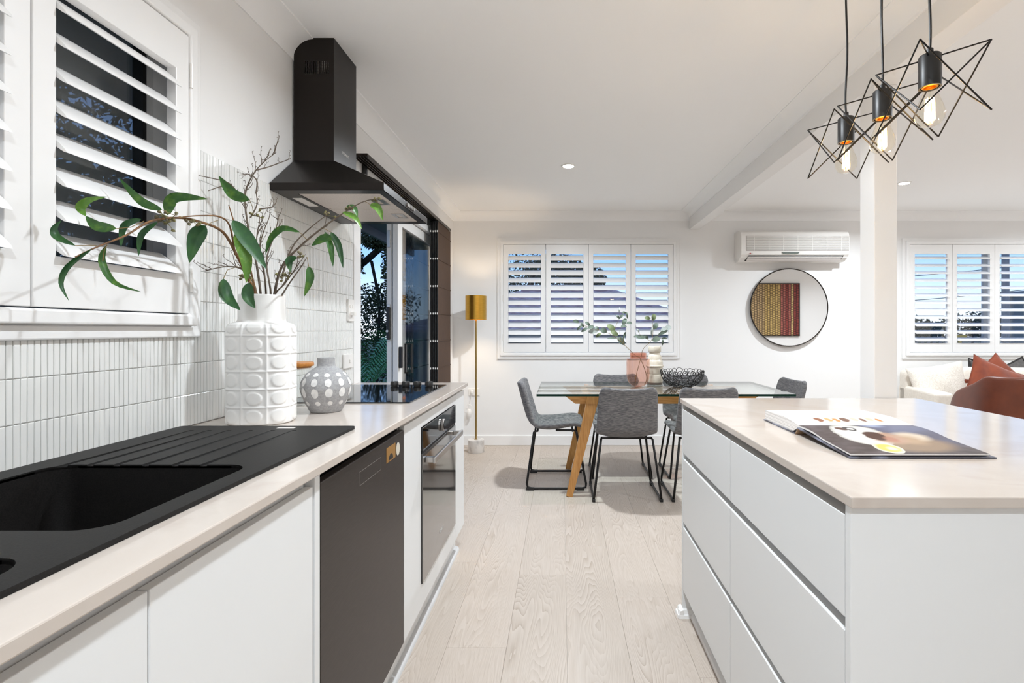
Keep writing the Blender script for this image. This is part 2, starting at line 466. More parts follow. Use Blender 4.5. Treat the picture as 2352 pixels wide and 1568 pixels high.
def floor_material():
    m, nt, b, out = nodes_of('limed_oak_plank')
    v = coords(nt, (1, 1, 1), shuffle=23.0)
    # growth-ring contours stretched along the plank
    mp = N(nt, 'ShaderNodeMapping'); mp.inputs['Scale'].default_value = (4.6, 0.55, 1); nt.links.new(v, mp.inputs['Vector'])
    n1 = N(nt, 'ShaderNodeTexNoise'); n1.inputs['Scale'].default_value = 1.0; n1.inputs['Detail'].default_value = 3.0; n1.inputs['Roughness'].default_value = 0.42; n1.inputs['Distortion'].default_value = 0.15
    nt.links.new(mp.outputs[0], n1.inputs['Vector'])
    k = N(nt, 'ShaderNodeMath', operation='MULTIPLY'); k.inputs[1].default_value = 60.0; nt.links.new(n1.outputs[0], k.inputs[0])
    sn = N(nt, 'ShaderNodeMath', operation='FRACT'); nt.links.new(k.outputs[0], sn.inputs[0])
    mp2 = N(nt, 'ShaderNodeMapping'); mp2.inputs['Scale'].default_value = (300, 9, 1); nt.links.new(v, mp2.inputs['Vector'])
    n2 = N(nt, 'ShaderNodeTexNoise'); n2.inputs['Scale'].default_value = 1.0; n2.inputs['Detail'].default_value = 4
    nt.links.new(mp2.outputs[0], n2.inputs['Vector'])
    mp3 = N(nt, 'ShaderNodeMapping'); mp3.inputs['Scale'].default_value = (3.0, 0.9, 1); nt.links.new(v, mp3.inputs['Vector'])
    n3 = N(nt, 'ShaderNodeTexNoise'); n3.inputs['Scale'].default_value = 1.7; n3.inputs['Detail'].default_value = 2
    nt.links.new(mp3.outputs[0], n3.inputs['Vector'])
    # rings are strong in some patches of the board and fade in others
    pk = N(nt, 'ShaderNodeMapRange'); pk.inputs['From Min'].default_value = 0.38; pk.inputs['From Max'].default_value = 0.62; pk.inputs['To Min'].default_value = 0.15; pk.inputs['To Max'].default_value = 0.6
    nt.links.new(n3.outputs[0], pk.inputs['Value'])
    mx = N(nt, 'ShaderNodeMix', data_type='FLOAT')
    nt.links.new(pk.outputs[0], mx.inputs['Factor']); nt.links.new(n2.outputs[0], mx.inputs['A']); nt.links.new(sn.outputs[0], mx.inputs['B'])
    c = ramp(nt, mx.outputs[0], [(0.12, srgb(162, 147, 133)), (0.36, srgb(184, 171, 159)), (0.60, srgb(192, 180, 169)), (0.85, srgb(198, 187, 177))])
    oi = N(nt, 'ShaderNodeObjectInfo')
    tone = ramp(nt, oi.outputs['Random'], [(0.0, (0.955, 0.95, 0.94, 1)), (0.5, (0.985, 0.98, 0.975, 1)), (1.0, (1.01, 1.005, 1.0, 1))])
    mu = N(nt, 'ShaderNodeMix', data_type='RGBA', blend_type='MULTIPLY'); mu.inputs['Factor'].default_value = 1.0
    nt.links.new(c, mu.inputs['A']); nt.links.new(tone, mu.inputs['B'])
    nt.links.new(mu.outputs['Result'], b.inputs['Base Color'])
    b.inputs['Roughness'].default_value = 0.42
    bumpit(nt, b, mx.outputs[0], 0.12, 0.0008)
    return m
MT['plank'] = floor_material()

def stone_material():
    m, nt, b, out = nodes_of('beige_engineered_stone')
    v = coords(nt, (1, 1, 1))
    n1 = N(nt, 'ShaderNodeTexNoise'); n1.inputs['Scale'].default_value = 3.0; n1.inputs['Detail'].default_value = 9; n1.inputs['Distortion'].default_value = 1.2
    nt.links.new(v, n1.inputs['Vector'])
    c = ramp(nt, n1.outputs[0], [(0.3, srgb(196, 185, 175)), (0.5, srgb(201, 191, 182)), (0.62, srgb(193, 181, 171)), (0.7, srgb(204, 195, 187))])
    nt.links.new(c, b.inputs['Base Color'])
    b.inputs['Roughness'].default_value = 0.13
    return m
MT['stone'] = stone_material()

def screen_material():
    m = bpy.data.materials.new('insect_screen'); m.use_nodes = True
    nt = m.node_tree; nt.nodes.clear()
    out = N(nt, 'ShaderNodeOutputMaterial'); tr = N(nt, 'ShaderNodeBsdfTransparent'); df = N(nt, 'ShaderNodeBsdfDiffuse'); mx = N(nt, 'ShaderNodeMixShader')
    df.inputs[0].default_value = srgb(150, 150, 152); mx.inputs[0].default_value = 0.55
    nt.links.new(tr.outputs[0], mx.inputs[1]); nt.links.new(df.outputs[0], mx.inputs[2]); nt.links.new(mx.outputs[0], out.inputs[0])
    return m
MT['screen'] = screen_material()

def page_material(name, base, blobs, lines=None):
    """flat print on a page: soft ellipses (u, v, ru, rv, colour) over a base, by the page's own 0..1 coordinates"""
    m, nt, b, out = nodes_of(name)
    tc = N(nt, 'ShaderNodeTexCoord')
    nz = N(nt, 'ShaderNodeTexNoise'); nz.inputs['Scale'].default_value = 7; nz.inputs['Detail'].default_value = 5
    nt.links.new(tc.outputs['Generated'], nz.inputs['Vector'])
    cur = ramp(nt, nz.outputs[0], [(0.35, base[0]), (0.7, base[1])])
    wob = N(nt, 'ShaderNodeVectorMath', operation='SCALE'); wob.inputs['Scale'].default_value = 0.05
    nt.links.new(nz.outputs['Color'], wob.inputs[0])
    co = N(nt, 'ShaderNodeVectorMath', operation='ADD'); nt.links.new(tc.outputs['Generated'], co.inputs[0]); nt.links.new(wob.outputs[0], co.inputs[1])
    for (u, v, ru, rv, c, soft, rot) in blobs:
        mp = N(nt, 'ShaderNodeMapping', vector_type='TEXTURE')
        mp.inputs['Location'].default_value = (u + 0.025, v + 0.025, 0.5); mp.inputs['Scale'].default_value = (ru, rv, 400.0)
        mp.inputs['Rotation'].default_value = (0, 0, rot)
        nt.links.new(co.outputs[0], mp.inputs['Vector'])
        ln = N(nt, 'ShaderNodeVectorMath', operation='LENGTH'); nt.links.new(mp.outputs[0], ln.inputs[0])
        mr = N(nt, 'ShaderNodeMapRange'); mr.inputs['From Min'].default_value = 1.0; mr.inputs['From Max'].default_value = 1.0 - soft
        nt.links.new(ln.outputs['Value'], mr.inputs['Value'])
        mx = N(nt, 'ShaderNodeMix', data_type='RGBA'); mx.inputs['B'].default_value = c
        nt.links.new(mr.outputs[0], mx.inputs['Factor']); nt.links.new(cur, mx.inputs['A'])
        cur = mx.outputs['Result']
    nt.links.new(cur, b.inputs['Base Color'])
    b.inputs['Roughness'].default_value = 0.62
    return m

def painting_material():
    m, nt, b, out = nodes_of('dash_column_painting')
    tc = N(nt, 'ShaderNodeTexCoord')
    sp = N(nt, 'ShaderNodeSeparateXYZ'); nt.links.new(tc.outputs['Generated'], sp.inputs[0])
    nz = N(nt, 'ShaderNodeTexNoise'); nz.inputs['Scale'].default_value = 6; nz.inputs['Detail'].default_value = 3
    nt.links.new(tc.outputs['Generated'], nz.inputs['Vector'])
    sc = N(nt, 'ShaderNodeVectorMath', operation='SCALE'); sc.inputs['Scale'].default_value = 0.02; nt.links.new(nz.outputs['Color'], sc.inputs[0])
    ad = N(nt, 'ShaderNodeVectorMath', operation='ADD'); nt.links.new(tc.outputs['Generated'], ad.inputs[0]); nt.links.new(sc.outputs[0], ad.inputs[1])
    s2 = N(nt, 'ShaderNodeSeparateXYZ'); nt.links.new(ad.outputs[0], s2.inputs[0])
    cb = N(nt, 'ShaderNodeCombineXYZ'); nt.links.new(s2.outputs['Z'], cb.inputs['X']); nt.links.new(s2.outputs['X'], cb.inputs['Y'])
    br = N(nt, 'ShaderNodeTexBrick'); br.inputs['Scale'].default_value = 1.0
    br.inputs['Brick Width'].default_value = 0.034; br.inputs['Row Height'].default_value = 0.042
    br.inputs['Mortar Size'].default_value = 0.0055; br.inputs['Mortar Smooth'].default_value = 0.3; br.inputs['Bias'].default_value = 0.0
    br.inputs['Color1'].default_value = (1.0, 1.0, 1.0, 1); br.inputs['Color2'].default_value = (0.72, 0.70, 0.66, 1); br.inputs['Mortar'].default_value = (0.10, 0.07, 0.05, 1)
    nt.links.new(cb.outputs[0], br.inputs['Vector'])
    r = N(nt, 'ShaderNodeValToRGB'); r.color_ramp.interpolation = 'CONSTANT'
    el = r.color_ramp.elements
    g1, g2, r1, r2 = srgb(196, 166, 102), srgb(188, 160, 116), srgb(170, 96, 84), srgb(138, 54, 46)
    el[0].position = 0; el[0].color = g1
    el[1].position = 0.25; el[1].color = g2
    for p, c in ((0.45, g1), (0.715, r1), (0.80, r2), (0.84, r1), (0.885, srgb(206, 178, 120)), (0.925, r2)):
        e = el.new(p); e.color = c
    nt.links.new(s2.outputs['X'], r.inputs[0])
    mu = N(nt, 'ShaderNodeMix', data_type='RGBA', blend_type='MULTIPLY'); mu.inputs['Factor'].default_value = 1.0
    nt.links.new(r.outputs[0], mu.inputs['A']); nt.links.new(br.outputs[0], mu.inputs['B'])
    nt.links.new(mu.outputs['Result'], b.inputs['Base Color'])
    b.inputs['Roughness'].default_value = 0.7
    return m
# ================================================================ THE SETTING
WX, FY, CZ = -1.128, 5.28, 2.42          # left wall, far wall, ceiling
RX, BY = 6.4, -1.6                       # right wall, wall behind the camera
LBY, LBX = 0.6, 2.6                      # back wall of the living area and where it starts
WIN1 = (0.159, 1.494, 1.245, 2.065)      # y0, y1, z0, z1 of the shutter opening in the left wall
WIN2 = (-0.603, 1.156, 0.964, 2.084)     # x0, x1, z0, z1 in the far wall
WIN3 = (3.604, 5.363, 0.964, 2.084)
DOOR = (2.82, 4.80, 0.0, 2.06)           # y0, y1, z0, z1

def structure(o, label=None):
    return tag(o, label, None, None, 'structure')

structure(MB().slab(BY, FY + 0.12, 0, CZ, 0, 0.12, holes=[WIN1, DOOR], fn=lambda u, v, t: (WX - t, u, v)).build('wall_left', MT['wall']), 'white painted wall behind the benchtop')
structure(MB().slab(WX, RX, 0, CZ, 0, 0.12, holes=[WIN2, WIN3], fn=lambda u, v, t: (u, FY + t, v)).build('wall_far', MT['wall']), 'white painted wall behind the dining table and sofa')
structure(boxobj('wall_right', (RX, RX + 0.1, LBY, FY + 0.12, 0, CZ), MT['wall']), 'white painted wall beyond the sofa')
structure(boxobj('wall_back', (WX, LBX, BY - 0.1, BY, 0, CZ), MT['wall']), 'white painted wall behind the camera')
structure(boxobj('wall_return', (LBX, LBX + 0.1, BY - 0.1, LBY, 0, CZ), MT['wall']), 'short white return wall of the living area')
structure(boxobj('wall_living', (LBX + 0.1, RX, LBY - 0.1, LBY, 0, CZ), MT['wall']), 'white wall of the living area carrying the painting')
structure(boxobj('ceiling', (WX - 0.12, RX + 0.1, BY - 0.1, FY + 0.12, CZ, CZ + 0.1), MT['ceiling']), 'flat white ceiling')

# floor: limed oak planks laid towards the far wall
flo = structure(boxobj('floor', (WX, RX, BY, FY, -0.05, -0.0085), MT['grout']), 'pale limed oak plank floor')
PW, PL, X0 = 0.228, 1.52, 0.02
joints = {-2: 1.915, -1: 2.483, 0: 2.815, 1: 2.277, -3: 2.62, -4: 2.1, 2: 1.75, 3: 2.9, 4: 2.2}
plank_cache = {}
for k in range(-6, 29):
    xa, xb = max(X0 + k * PW, WX), min(X0 + (k + 1) * PW, RX)
    if xb - xa < 0.02: continue
    j0 = joints.get(k, random.uniform(1.6, 3.1))
    ys = [j0 + i * PL for i in range(-4, 4)]
    for a, b in zip(ys[:-1], ys[1:]):
        a, b = max(a, BY), min(b, FY)
        if b - a < 0.02: continue
        if xa > 2.75 and b < LBY: continue
        w, l = round(xb - xa, 3), round(b - a, 3)
        if (w, l) not in plank_cache:
            g, c = 0.00025, 0.0007
            w2, l2 = w / 2 - g, l / 2 - g
            mb = MB().add([(-w2, -l2, 0), (w2, -l2, 0), (w2, l2, 0), (-w2, l2, 0)] + [(-w2, -l2, 0.0079), (w2, -l2, 0.0079), (w2, l2, 0.0079), (-w2, l2, 0.0079)]
                          + [(-w2 + c, -l2 + c, 0.0085), (w2 - c, -l2 + c, 0.0085), (w2 - c, l2 - c, 0.0085), (-w2 + c, l2 - c, 0.0085)],
                          [(0, 3, 2, 1), (0, 1, 5, 4), (1, 2, 6, 5), (2, 3, 7, 6), (3, 0, 4, 7), (4, 5, 9, 8), (5, 6, 10, 9), (6, 7, 11, 10), (7, 4, 8, 11), (8, 9, 10, 11)])
            plank_cache[(w, l)] = mb.mesh('plank', [MT['plank']], Vector((0, 0, 0)))
        link('plank', plank_cache[(w, l)], ((xa + xb) / 2, (a + b) / 2, -0.0085), flo)

# cornices, beam, post, skirtings
def cove(d, h, n=7):
    """wall-side drop h, ceiling-side run d: hollow quarter curve"""
    pts = [(0, 0), (0, -h), (0.006, -h)]
    for i in range(n + 1):
        t = PI / 2 * i / n
        pts.append((d - (d - 0.006) * math.cos(t), -h + (h - 0.006) * math.sin(t)))
    return pts + [(d, 0)]
C9 = cove(0.09, 0.09)
structure(MB().prism(C9, lambda a, b, t: (WX + a, t, CZ + b), BY, FY).build('trim_1', MT['ceiling'], smooth=20), 'white cove cornice along the left wall')
structure(MB().prism(C9, lambda a, b, t: (t, FY - a, CZ + b), WX, 1.328).build('trim_2', MT['ceiling'], smooth=20), 'white cove cornice above the dining window')
structure(MB().prism(C9, lambda a, b, t: (t, FY - a, CZ + b), 1.43, RX).build('trim_3', MT['ceiling'], smooth=20), 'white cove cornice above the air conditioner')
CB = cove(0.105, 0.055)
structure(MB().prism(CB, lambda a, b, t: (1.328 - a, t, CZ + b), BY, FY).build('trim_4', MT['ceiling'], smooth=20), 'white cove cornice along the beam')
structure(boxobj('ceiling_beam', (1.328, 1.43, BY, FY, 2.242, CZ), MT['trim'], bev=0.003), 'white boxed ceiling beam above the post')
structure(boxobj('support_post', (1.329, 1.427, 2.156, 2.26, 0, 2.242), MT['trim'], bev=0.003), 'white square post at the end of the island')
structure(boxobj('baseboard_far', (WX, RX, FY - 0.014, FY, 0, 0.1), MT['trim'], bev=0.003), 'white skirting under the dining window')
structure(boxobj('baseboard_left', (WX, WX + 0.014, 4.86, FY - 0.014, 0, 0.1), MT['trim'], bev=0.003), 'white skirting beside the sliding door')

# ---------------------------------------------------------------- plantation shutter windows
def ellipse_profile(ch, th, n=12):
    return [(ch / 2 * math.cos(2 * PI * k / n), th / 2 * math.sin(2 * PI * k / n)) for k in range(n)]

def shutter_window(num, label, M, u0, u1, w0, w1, npan, rail, nlouv, pitch, tilts, arch, sash_split, dark_sash=False, screen=False):
    """M maps (along the wall, out into the room, up) to world"""
    root = structure(empty('window_%d' % num, M @ Vector(((u0 + u1) / 2, 0, w0))), label)
    # architrave and shutter frame, stepped
    MB(M).slab(u0 - arch, u1 + arch, w0 - arch, w1 + arch, 0, 0.019, holes=[(u0 - 0.034, u1 + 0.034, w0 - 0.034, w1 + 0.034)], fn=lambda u, v, t: (u, t, v)).build('architrave', MT['trim'], root, bev=0.004)
    MB(M).slab(u0 - 0.034, u1 + 0.034, w0 - 0.034, w1 + 0.034, 0, 0.036, holes=[(u0, u1, w0, w1)], fn=lambda u, v, t: (u, t, v)).build('shutter_frame', MT['shutter'], root, bev=0.006, seg=3)
    pw = (u1 - u0) / npan
    sw = 0.05
    lv_cache = {}
    for i in range(npan):
        a, b = u0 + i * pw + 0.0018, u0 + (i + 1) * pw - 0.0018
        z0, z1 = w0 + 0.003, w1 - 0.003
        pan = MB(M).slab(a, b, z0, z1, 0.004, 0.032, holes=[(a + sw, b - sw, w0 + rail[0], w1 - rail[1])], fn=lambda u, v, t: (u, t, v)).build('shutter_panel', MT['shutter'], root, bev=0.002)
        tl = tilts[i % len(tilts)]
        L = b - a - 2 * sw - 0.004
        if tl not in lv_cache:
            R = Matrix.Rotation(math.radians(-tl), 3, 'X')
            mb = MB(M.to_3x3().to_4x4()).prism(ellipse_profile(0.089, 0.0115), lambda p, q, t: R @ Vector((t, -p, q)), -L / 2, L / 2)
            lv_cache[tl] = mb.mesh('louver', [MT['shutter']], Vector((0, 0, 0)), smooth=50)
        zc = (w0 + rail[0] + w1 - rail[1]) / 2
        for k in range(nlouv):
            link('louver', lv_cache[tl], M @ Vector(((a + b) / 2, 0.018, zc + (k - (nlouv - 1) / 2) * pitch)), pan)
        # hinges on the outer stile
        if i in (0, npan - 1):
            hu = a - 0.004 if i == 0 else b + 0.004
            for hz in (0.14, 0.5, 0.86) if npan == 4 else (0.12, 0.86):
                zz = z0 + (z1 - z0) * hz
                MB(M).cyl((hu, 0.036, zz - 0.035), (hu, 0.036, zz + 0.035), 0.0045, 8).build('hinge', MT['white_plastic'], pan, smooth=True)
    # outer aluminium sash and panes
    fr = MB(M)
    holes = []
    step = (u1 - u0) / sash_split
    for i in range(sash_split):
        holes.append((u0 + i * step + 0.03, u0 + (i + 1) * step - 0.03, w0 + 0.035, w1 - 0.035))
    fr.slab(u0, u1, w0, w1, -0.105, -0.075, holes=holes, fn=lambda u, v, t: (u, t, v)).build('window_frame', MT['grey_aluminium'], root, bev=0.002)
    for h in holes:
        MB(M).box(h[0], h[1], -0.093, -0.089, h[2], h[3]).build('pane', MT['clear_glass'], root)
        if dark_sash:
            MB(M).slab(h[0], h[1], h[2], h[3], -0.100, -0.070, holes=[(h[0] + 0.012, h[1] - 0.013, h[2] + 0.012, h[3] - 0.012)], fn=lambda u, v, t: (u, t, v)).build('window_seal', MT['rubber'], root)
        if screen:
            MB(M).box(h[0], h[1], -0.112, -0.111, h[2], h[3]).build('insect_screen', MT['screen'], root)
    return root

ML = Matrix(((0, 1, 0, WX), (1, 0, 0, 0), (0, 0, 1, 0), (0, 0, 0, 1)))
MF = Matrix(((1, 0, 0, 0), (0, -1, 0, FY), (0, 0, 1, 0), (0, 0, 0, 1)))
shutter_window(1, 'white plantation shutters above the black sink', ML, *WIN1, 3, (0.115, 0.12), 8, 0.0755, [41], 0.067, 1, True, True)
shutter_window(2, 'four closed-down white plantation shutters behind the dining table', MF, *WIN2, 4, (0.098, 0.1), 12, 0.0768, [40, 44, 40, 39], 0.066, 2)
shutter_window(3, 'white plantation shutters above the cream sofa', MF, *WIN3, 4, (0.098, 0.1), 12, 0.0768, [25, 23, 23, 23], 0.066, 2)

# ---------------------------------------------------------------- finger tile splashback
spl = structure(MB().slab(0.70, 2.726, 0.9105, 1.757, 0, 0.004, holes=[(0.0, 1.55, 1.215, 2.0)], fn=lambda u, v, t: (WX + t, u, v)).build('splashback', MT['grout']), 'white finger tile splashback behind the benchtop')
TP, TR = 0.0138, 0.0941
def tile_mb():
    w, h, d, c = TP / 2 - 0.0007, TR / 2 - 0.0008, 0.0042, 0.0016
    return ([(0, -w, -h), (0, w, -h), (0, w, h), (0, -w, h), (d - c * 0.6, -w, -h), (d - c * 0.6, w, -h), (d - c * 0.6, w, h), (d - c * 0.6, -w, h),
             (d, -w + c, -h + c), (d, w - c, -h + c), (d, w - c, h - c), (d, -w + c, h - c)],
            [(0, 1, 5, 4), (1, 2, 6, 5), (2, 3, 7, 6), (3, 0, 4, 7), (4, 5, 9, 8), (5, 6, 10, 9), (6, 7, 11, 10), (7, 4, 8, 11), (8, 9, 10, 11)])
tv, tf = tile_mb()
tile_me = MB().add(tv, tf).mesh('tile', [MT['tile']], Vector((0, 0, 0)))
spots = []
for i in range(int((2.722 - 0.705) / TP)):
    for r in range(9):
        y, z = 0.705 + (i + 0.5) * TP, 0.9108 + (r + 0.5) * TR
        if z - TR / 2 > 1.15 and y < 1.55: continue
        spots.append((y, z))
spots.sort(key=lambda s: s[0] if s[0] > 0.97 else 10 + s[0])
rest = MB()
for n, (y, z) in enumerate(spots):
    rx, rz = random.gauss(0, 0.006), random.gauss(0, 0.014)
    if n < 298:
        o = link('tile', tile_me, (WX + 0.004, y, z), spl)
        o.rotation_euler = (random.gauss(0, 0.003), rx, rz)
    else:
        R = Matrix.Rotation(rz, 3, 'Z') @ Matrix.Rotation(rx, 3, 'Y')
        rest.add([R @ Vector(p) + Vector((WX + 0.004, y, z)) for p in tv], tf)
tag(rest.build('tile_field', MT['tile'], spl), kind='stuff')

# ---------------------------------------------------------------- sliding door beside the splashback
d1 = structure(empty('door_1', (WX, (DOOR[0] + DOOR[1]) / 2, 0)), 'white framed glass sliding door standing half open by the hob')
boxobj('door_jamb', (WX - 0.12, WX + 0.012, 2.728, 2.822, 0, 2.16), MT['trim'], d1, 0.003)
boxobj('door_jamb', (WX - 0.12, WX + 0.012, DOOR[1], DOOR[1] + 0.06, 0, 2.16), MT['trim'], d1, 0.003)
boxobj('door_head', (WX - 0.12, WX + 0.012, 2.823, DOOR[1], DOOR[3] - 0.04, 2.16), MT['trim'], d1, 0.003)
boxobj('door_sill', (WX - 0.12, WX, 2.823, DOOR[1], 0, 0.03), MT['grey_aluminium'], d1, 0.003)
def leaf(y0, y1, x0, x1, m_glass, fmat, stile=0.075):
    lf = MB().slab(y0, y1, 0.03, DOOR[3] - 0.045, 0, x1 - x0, holes=[(y0 + stile, y1 - stile, 0.12, DOOR[3] - 0.12)], fn=lambda u, v, t: (x0 + t, u, v)).build('sliding_leaf', fmat, d1, bev=0.003)
    MB().box((x0 + x1) / 2 - 0.003, (x0 + x1) / 2 + 0.003, y0 + stile, y1 - stile, 0.12, DOOR[3] - 0.12).build('pane', m_glass, lf)
    return lf
l1 = leaf(3.57, 4.75, WX - 0.105, WX - 0.07, MT['tintglass'], MT['grey_aluminium'])
l2 = leaf(3.56, 4.79, WX - 0.058, WX - 0.02, MT['tintglass'], MT['grey_aluminium'], 0.10)
boxobj('lock_case', (WX - 0.10, WX - 0.075, 3.545, 3.5705, 1.13, 1.36), MT['black'], l1, 0.006)
boxobj('lock_plate', (WX - 0.098, WX - 0.078, 3.5635, 3.5705, 1.12, 1.38), MT['silver'], l1, 0.001)
boxobj('lock_plate', (WX - 0.098, WX - 0.078, 3.5635, 3.5705, 1.78, 1.90), MT['silver'], l1, 0.001)
MB().cyl((WX - 0.088, 3.545, 1.19), (WX - 0.088, 3.53, 1.19), 0.009, 12).build('lock_barrel', MT['silver'], l1, smooth=True)
boxobj('catch', (WX - 0.021, WX + 0.004, 3.57, 3.60, 0.93, 1.08), MT['black'], l2, 0.005)
hb = boxobj('pull_plate', (WX - 0.02, WX - 0.008, 3.70, 3.73, 0.88, 1.10), MT['black'], l2, 0.002)
MB().tube([(WX - 0.012, 3.715, 1.095), (WX + 0.03, 3.715, 1.095), (WX + 0.03, 3.715, 0.885), (WX - 0.012, 3.715, 0.885)], 0.006, 8).build('pull_handle', MT['black'], l2, smooth=True)

# brown panel blind pushed to the far end of its track
pb = empty('panel_blind', (-1.065, 4.45, 0), 'brown fabric panel blind stacked at the end of its dark ceiling track', 'blind')
MB().slab(2.69, 4.72, -1.098, -1.03, 2.122, 2.136, fn=lambda u, v, t: (v, u, t)).build('track', MT['dark_rail'], pb, bev=0.002)
for k in range(5):
    boxobj('track_channel', (-1.098 + k * 0.0165, -1.0955 + k * 0.0165, 2.692, 4.718, 2.110, 2.1225), MT['dark_rail'], pb)
for yy in (2.83, 3.55, 4.2):
    boxobj('bracket', (WX, -1.09, yy, yy + 0.02, 2.07, 2.13), MT['black'], pb, 0.002)
for k in range(4):
    xx = -1.092 + k * 0.0185
    y0 = 4.225 + 0.006 * ((k * 2) % 3)
    pn = boxobj('blind_panel', (xx, xx + 0.003, y0, y0 + 0.49, 0.06, 2.108), MT['brown_blind'], pb)
    boxobj('lining', (xx - 0.0012, xx - 0.0002, y0 + 0.003, y0 + 0.489, 0.063, 2.107), MT['lining'], pn)
    for q in range(9):
        zz = 0.19 + q * 0.2285
        boxobj('batten', (xx - 0.0025, xx + 0.0065, y0 - 0.002, y0 + 0.492, zz, zz + 0.006), MT['brown_blind'], pn)
        boxobj('clip', (xx - 0.002, xx + 0.006, y0 - 0.010, y0 + 0.004, zz - 0.006, zz + 0.010), MT['white_plastic'], pn, 0.002)
    boxobj('hem_rail', (xx - 0.004, xx + 0.008, y0 - 0.003, y0 + 0.493, 0.04, 0.062), MT['black'], pn)
    boxobj('edge_binding', (xx - 0.0035, xx + 0.0075, y0 - 0.004, y0 + 0.003, 0.062, 2.108), MT['black'], pn)

# ---------------------------------------------------------------- downlights (each lamp holds its own light)
for n, (x, y, wts) in enumerate(DOWNLIGHTS):
    vis = {0: 'round recessed downlight in the ceiling above the dining table', 1: 'round recessed downlight in the ceiling beside the white post'}.get(n)
    if vis is None:
        vis = ['round recessed downlight above the sink run', 'unseen round downlight added behind the island for even light', 'unseen round downlight added above the leather armchair for even light',
               'unseen round downlight added above the sofa end for even light', 'unseen round downlight added near the painting wall for even light'][n - 2]
    dl = empty('downlight', (x, y, CZ), vis, 'downlight', 'recessed ceiling downlights')
    MB().lathe([(0.040, -0.001), (0.040, -0.004), (0.052, -0.005), (0.054, -0.002), (0.054, 0.0)], (x, y, CZ), 32, cap=False).build('trim_ring', MT['white_plastic'], dl, smooth=True)
    MB().lathe([(0.0405, -0.0022), (0.0405, -0.0006)], (x, y, CZ), 32).build('diffuser', MT['lamp_disc'], dl)
    ld = bpy.data.lights.new('downlight_beam', 'AREA'); ld.shape = 'DISK'; ld.size = 0.09; ld.energy = wts; ld.color = WARM; ld.spread = math.radians(160)
    lo = bpy.data.objects.new('downlight_beam', ld); col.objects.link(lo); lo.parent = dl; lo.location = (0, 0, -0.012)
# ================================================================ KITCHEN RUN ON THE LEFT
BT, BB = 0.91, 0.89                      # benchtop top and underside
DX = -0.534                              # front plane of the doors
bench = MB().slab(WX + 0.0045, -0.516, -0.6, 2.79, BB, BT, holes=[(-1.075, -0.635, 0.35, 1.08)]).build('benchtop', MT['stone'], bev=0.0025)
tag(bench, 'long beige stone benchtop along the tiled wall holding sink and hob', 'benchtop')

def cabinet_front(name, y0, y1, z0, z1, parent, x=DX, sign=1):
    return boxobj(name, (x - 0.018 * (sign > 0), x + 0.018 * (sign < 0), y0, y1, z0, z1), MT['cabinet'], parent, 0.0015)

def base_unit(name, y0, y1, label, doors):
    c = empty(name, (-0.83, (y0 + y1) / 2, 0), label, 'cabinet')
    MB().slab(y0, y1, -1.12, -0.556, 0.135, 0.16, fn=lambda u, v, t: (v, u, t)).build('bottom_board', MT['cabinet'], c)
    for a in (y0, y1 - 0.016):
        boxobj('side_board', (-1.12, -0.556, a, a + 0.016, 0.16, BB - 0.001), MT['cabinet'], c)
    boxobj('finger_channel', (-0.575, -0.556, y0 + 0.017, y1 - 0.017, 0.80, BB - 0.001), MT['shaded_laminate'], c)
    for a, b in doors:
        cabinet_front('door', a, b, 0.14, 0.863, c)
    boxobj('kickboard', (-0.596, -0.58, y0, y1, 0.0, 0.134), MT['cabinet'], c)
    return c
sc_ = base_unit('sink_cabinet', 0.20, 1.092, 'white handleless two-door base cabinet below the sink', [(0.202, 0.6545), (0.6575, 1.089)])
base_unit('base_cabinet', -0.60, 0.198, 'white handleless base cabinet next to the sink cabinet', [(-0.598, 0.196)])
boxobj('filler_panel', (-1.12, DX + 0.001, 1.096, 1.119, 0.0, BB - 0.001), MT['cabinet'], sc_, 0.0015)

# dishwasher
dw = empty('dishwasher', (-0.83, 1.42, 0), 'dark steel dishwasher under the benchtop', 'dishwasher')
boxobj('body', (-1.10, -0.556, 1.124, 1.716, 0.10, 0.855), MT['black'], dw)
dd = boxobj('door', (-0.556, DX, 1.1235, 1.7165, 0.14, 0.862), MT['dishwasher'], dw, 0.003)
boxobj('control_strip', (-0.60, -0.557, 1.126, 1.714, 0.8555, 0.864), MT['blackglass'], dw)
MB().slab(1.34, 1.497, 0.787, 0.824, 0, 0.0006, holes=[(1.3407, 1.4963, 0.7877, 0.8233)], fn=lambda u, v, t: (DX + t, u, v)).build('display_outline', MT['dim_print'], dd)
boxobj('energy_sticker', (DX, DX + 0.0006, 1.545, 1.628, 0.792, 0.838), MT['sticker'], dd)
MB().prism([(1.585 + 0.02 * math.cos(PI * k / 8), 0.796 + 0.018 * math.sin(PI * k / 8)) for k in range(9)], lambda u, v, t: (DX + t, u, v), 0.0007, 0.001).build('sticker_emblem', MT['black'], dd)
MB().prism([(1.654 + 0.017 * math.cos(2 * PI * k / 24), 0.812 + 0.021 * math.sin(2 * PI * k / 24)) for k in range(24)], lambda u, v, t: (DX + t, u, v), 0, 0.0008).build('round_badge', MT['badge'], dd)
boxobj('kickboard', (-0.596, -0.58, 1.12, 1.719, 0.0, 0.12), MT['cabinet'], dw)

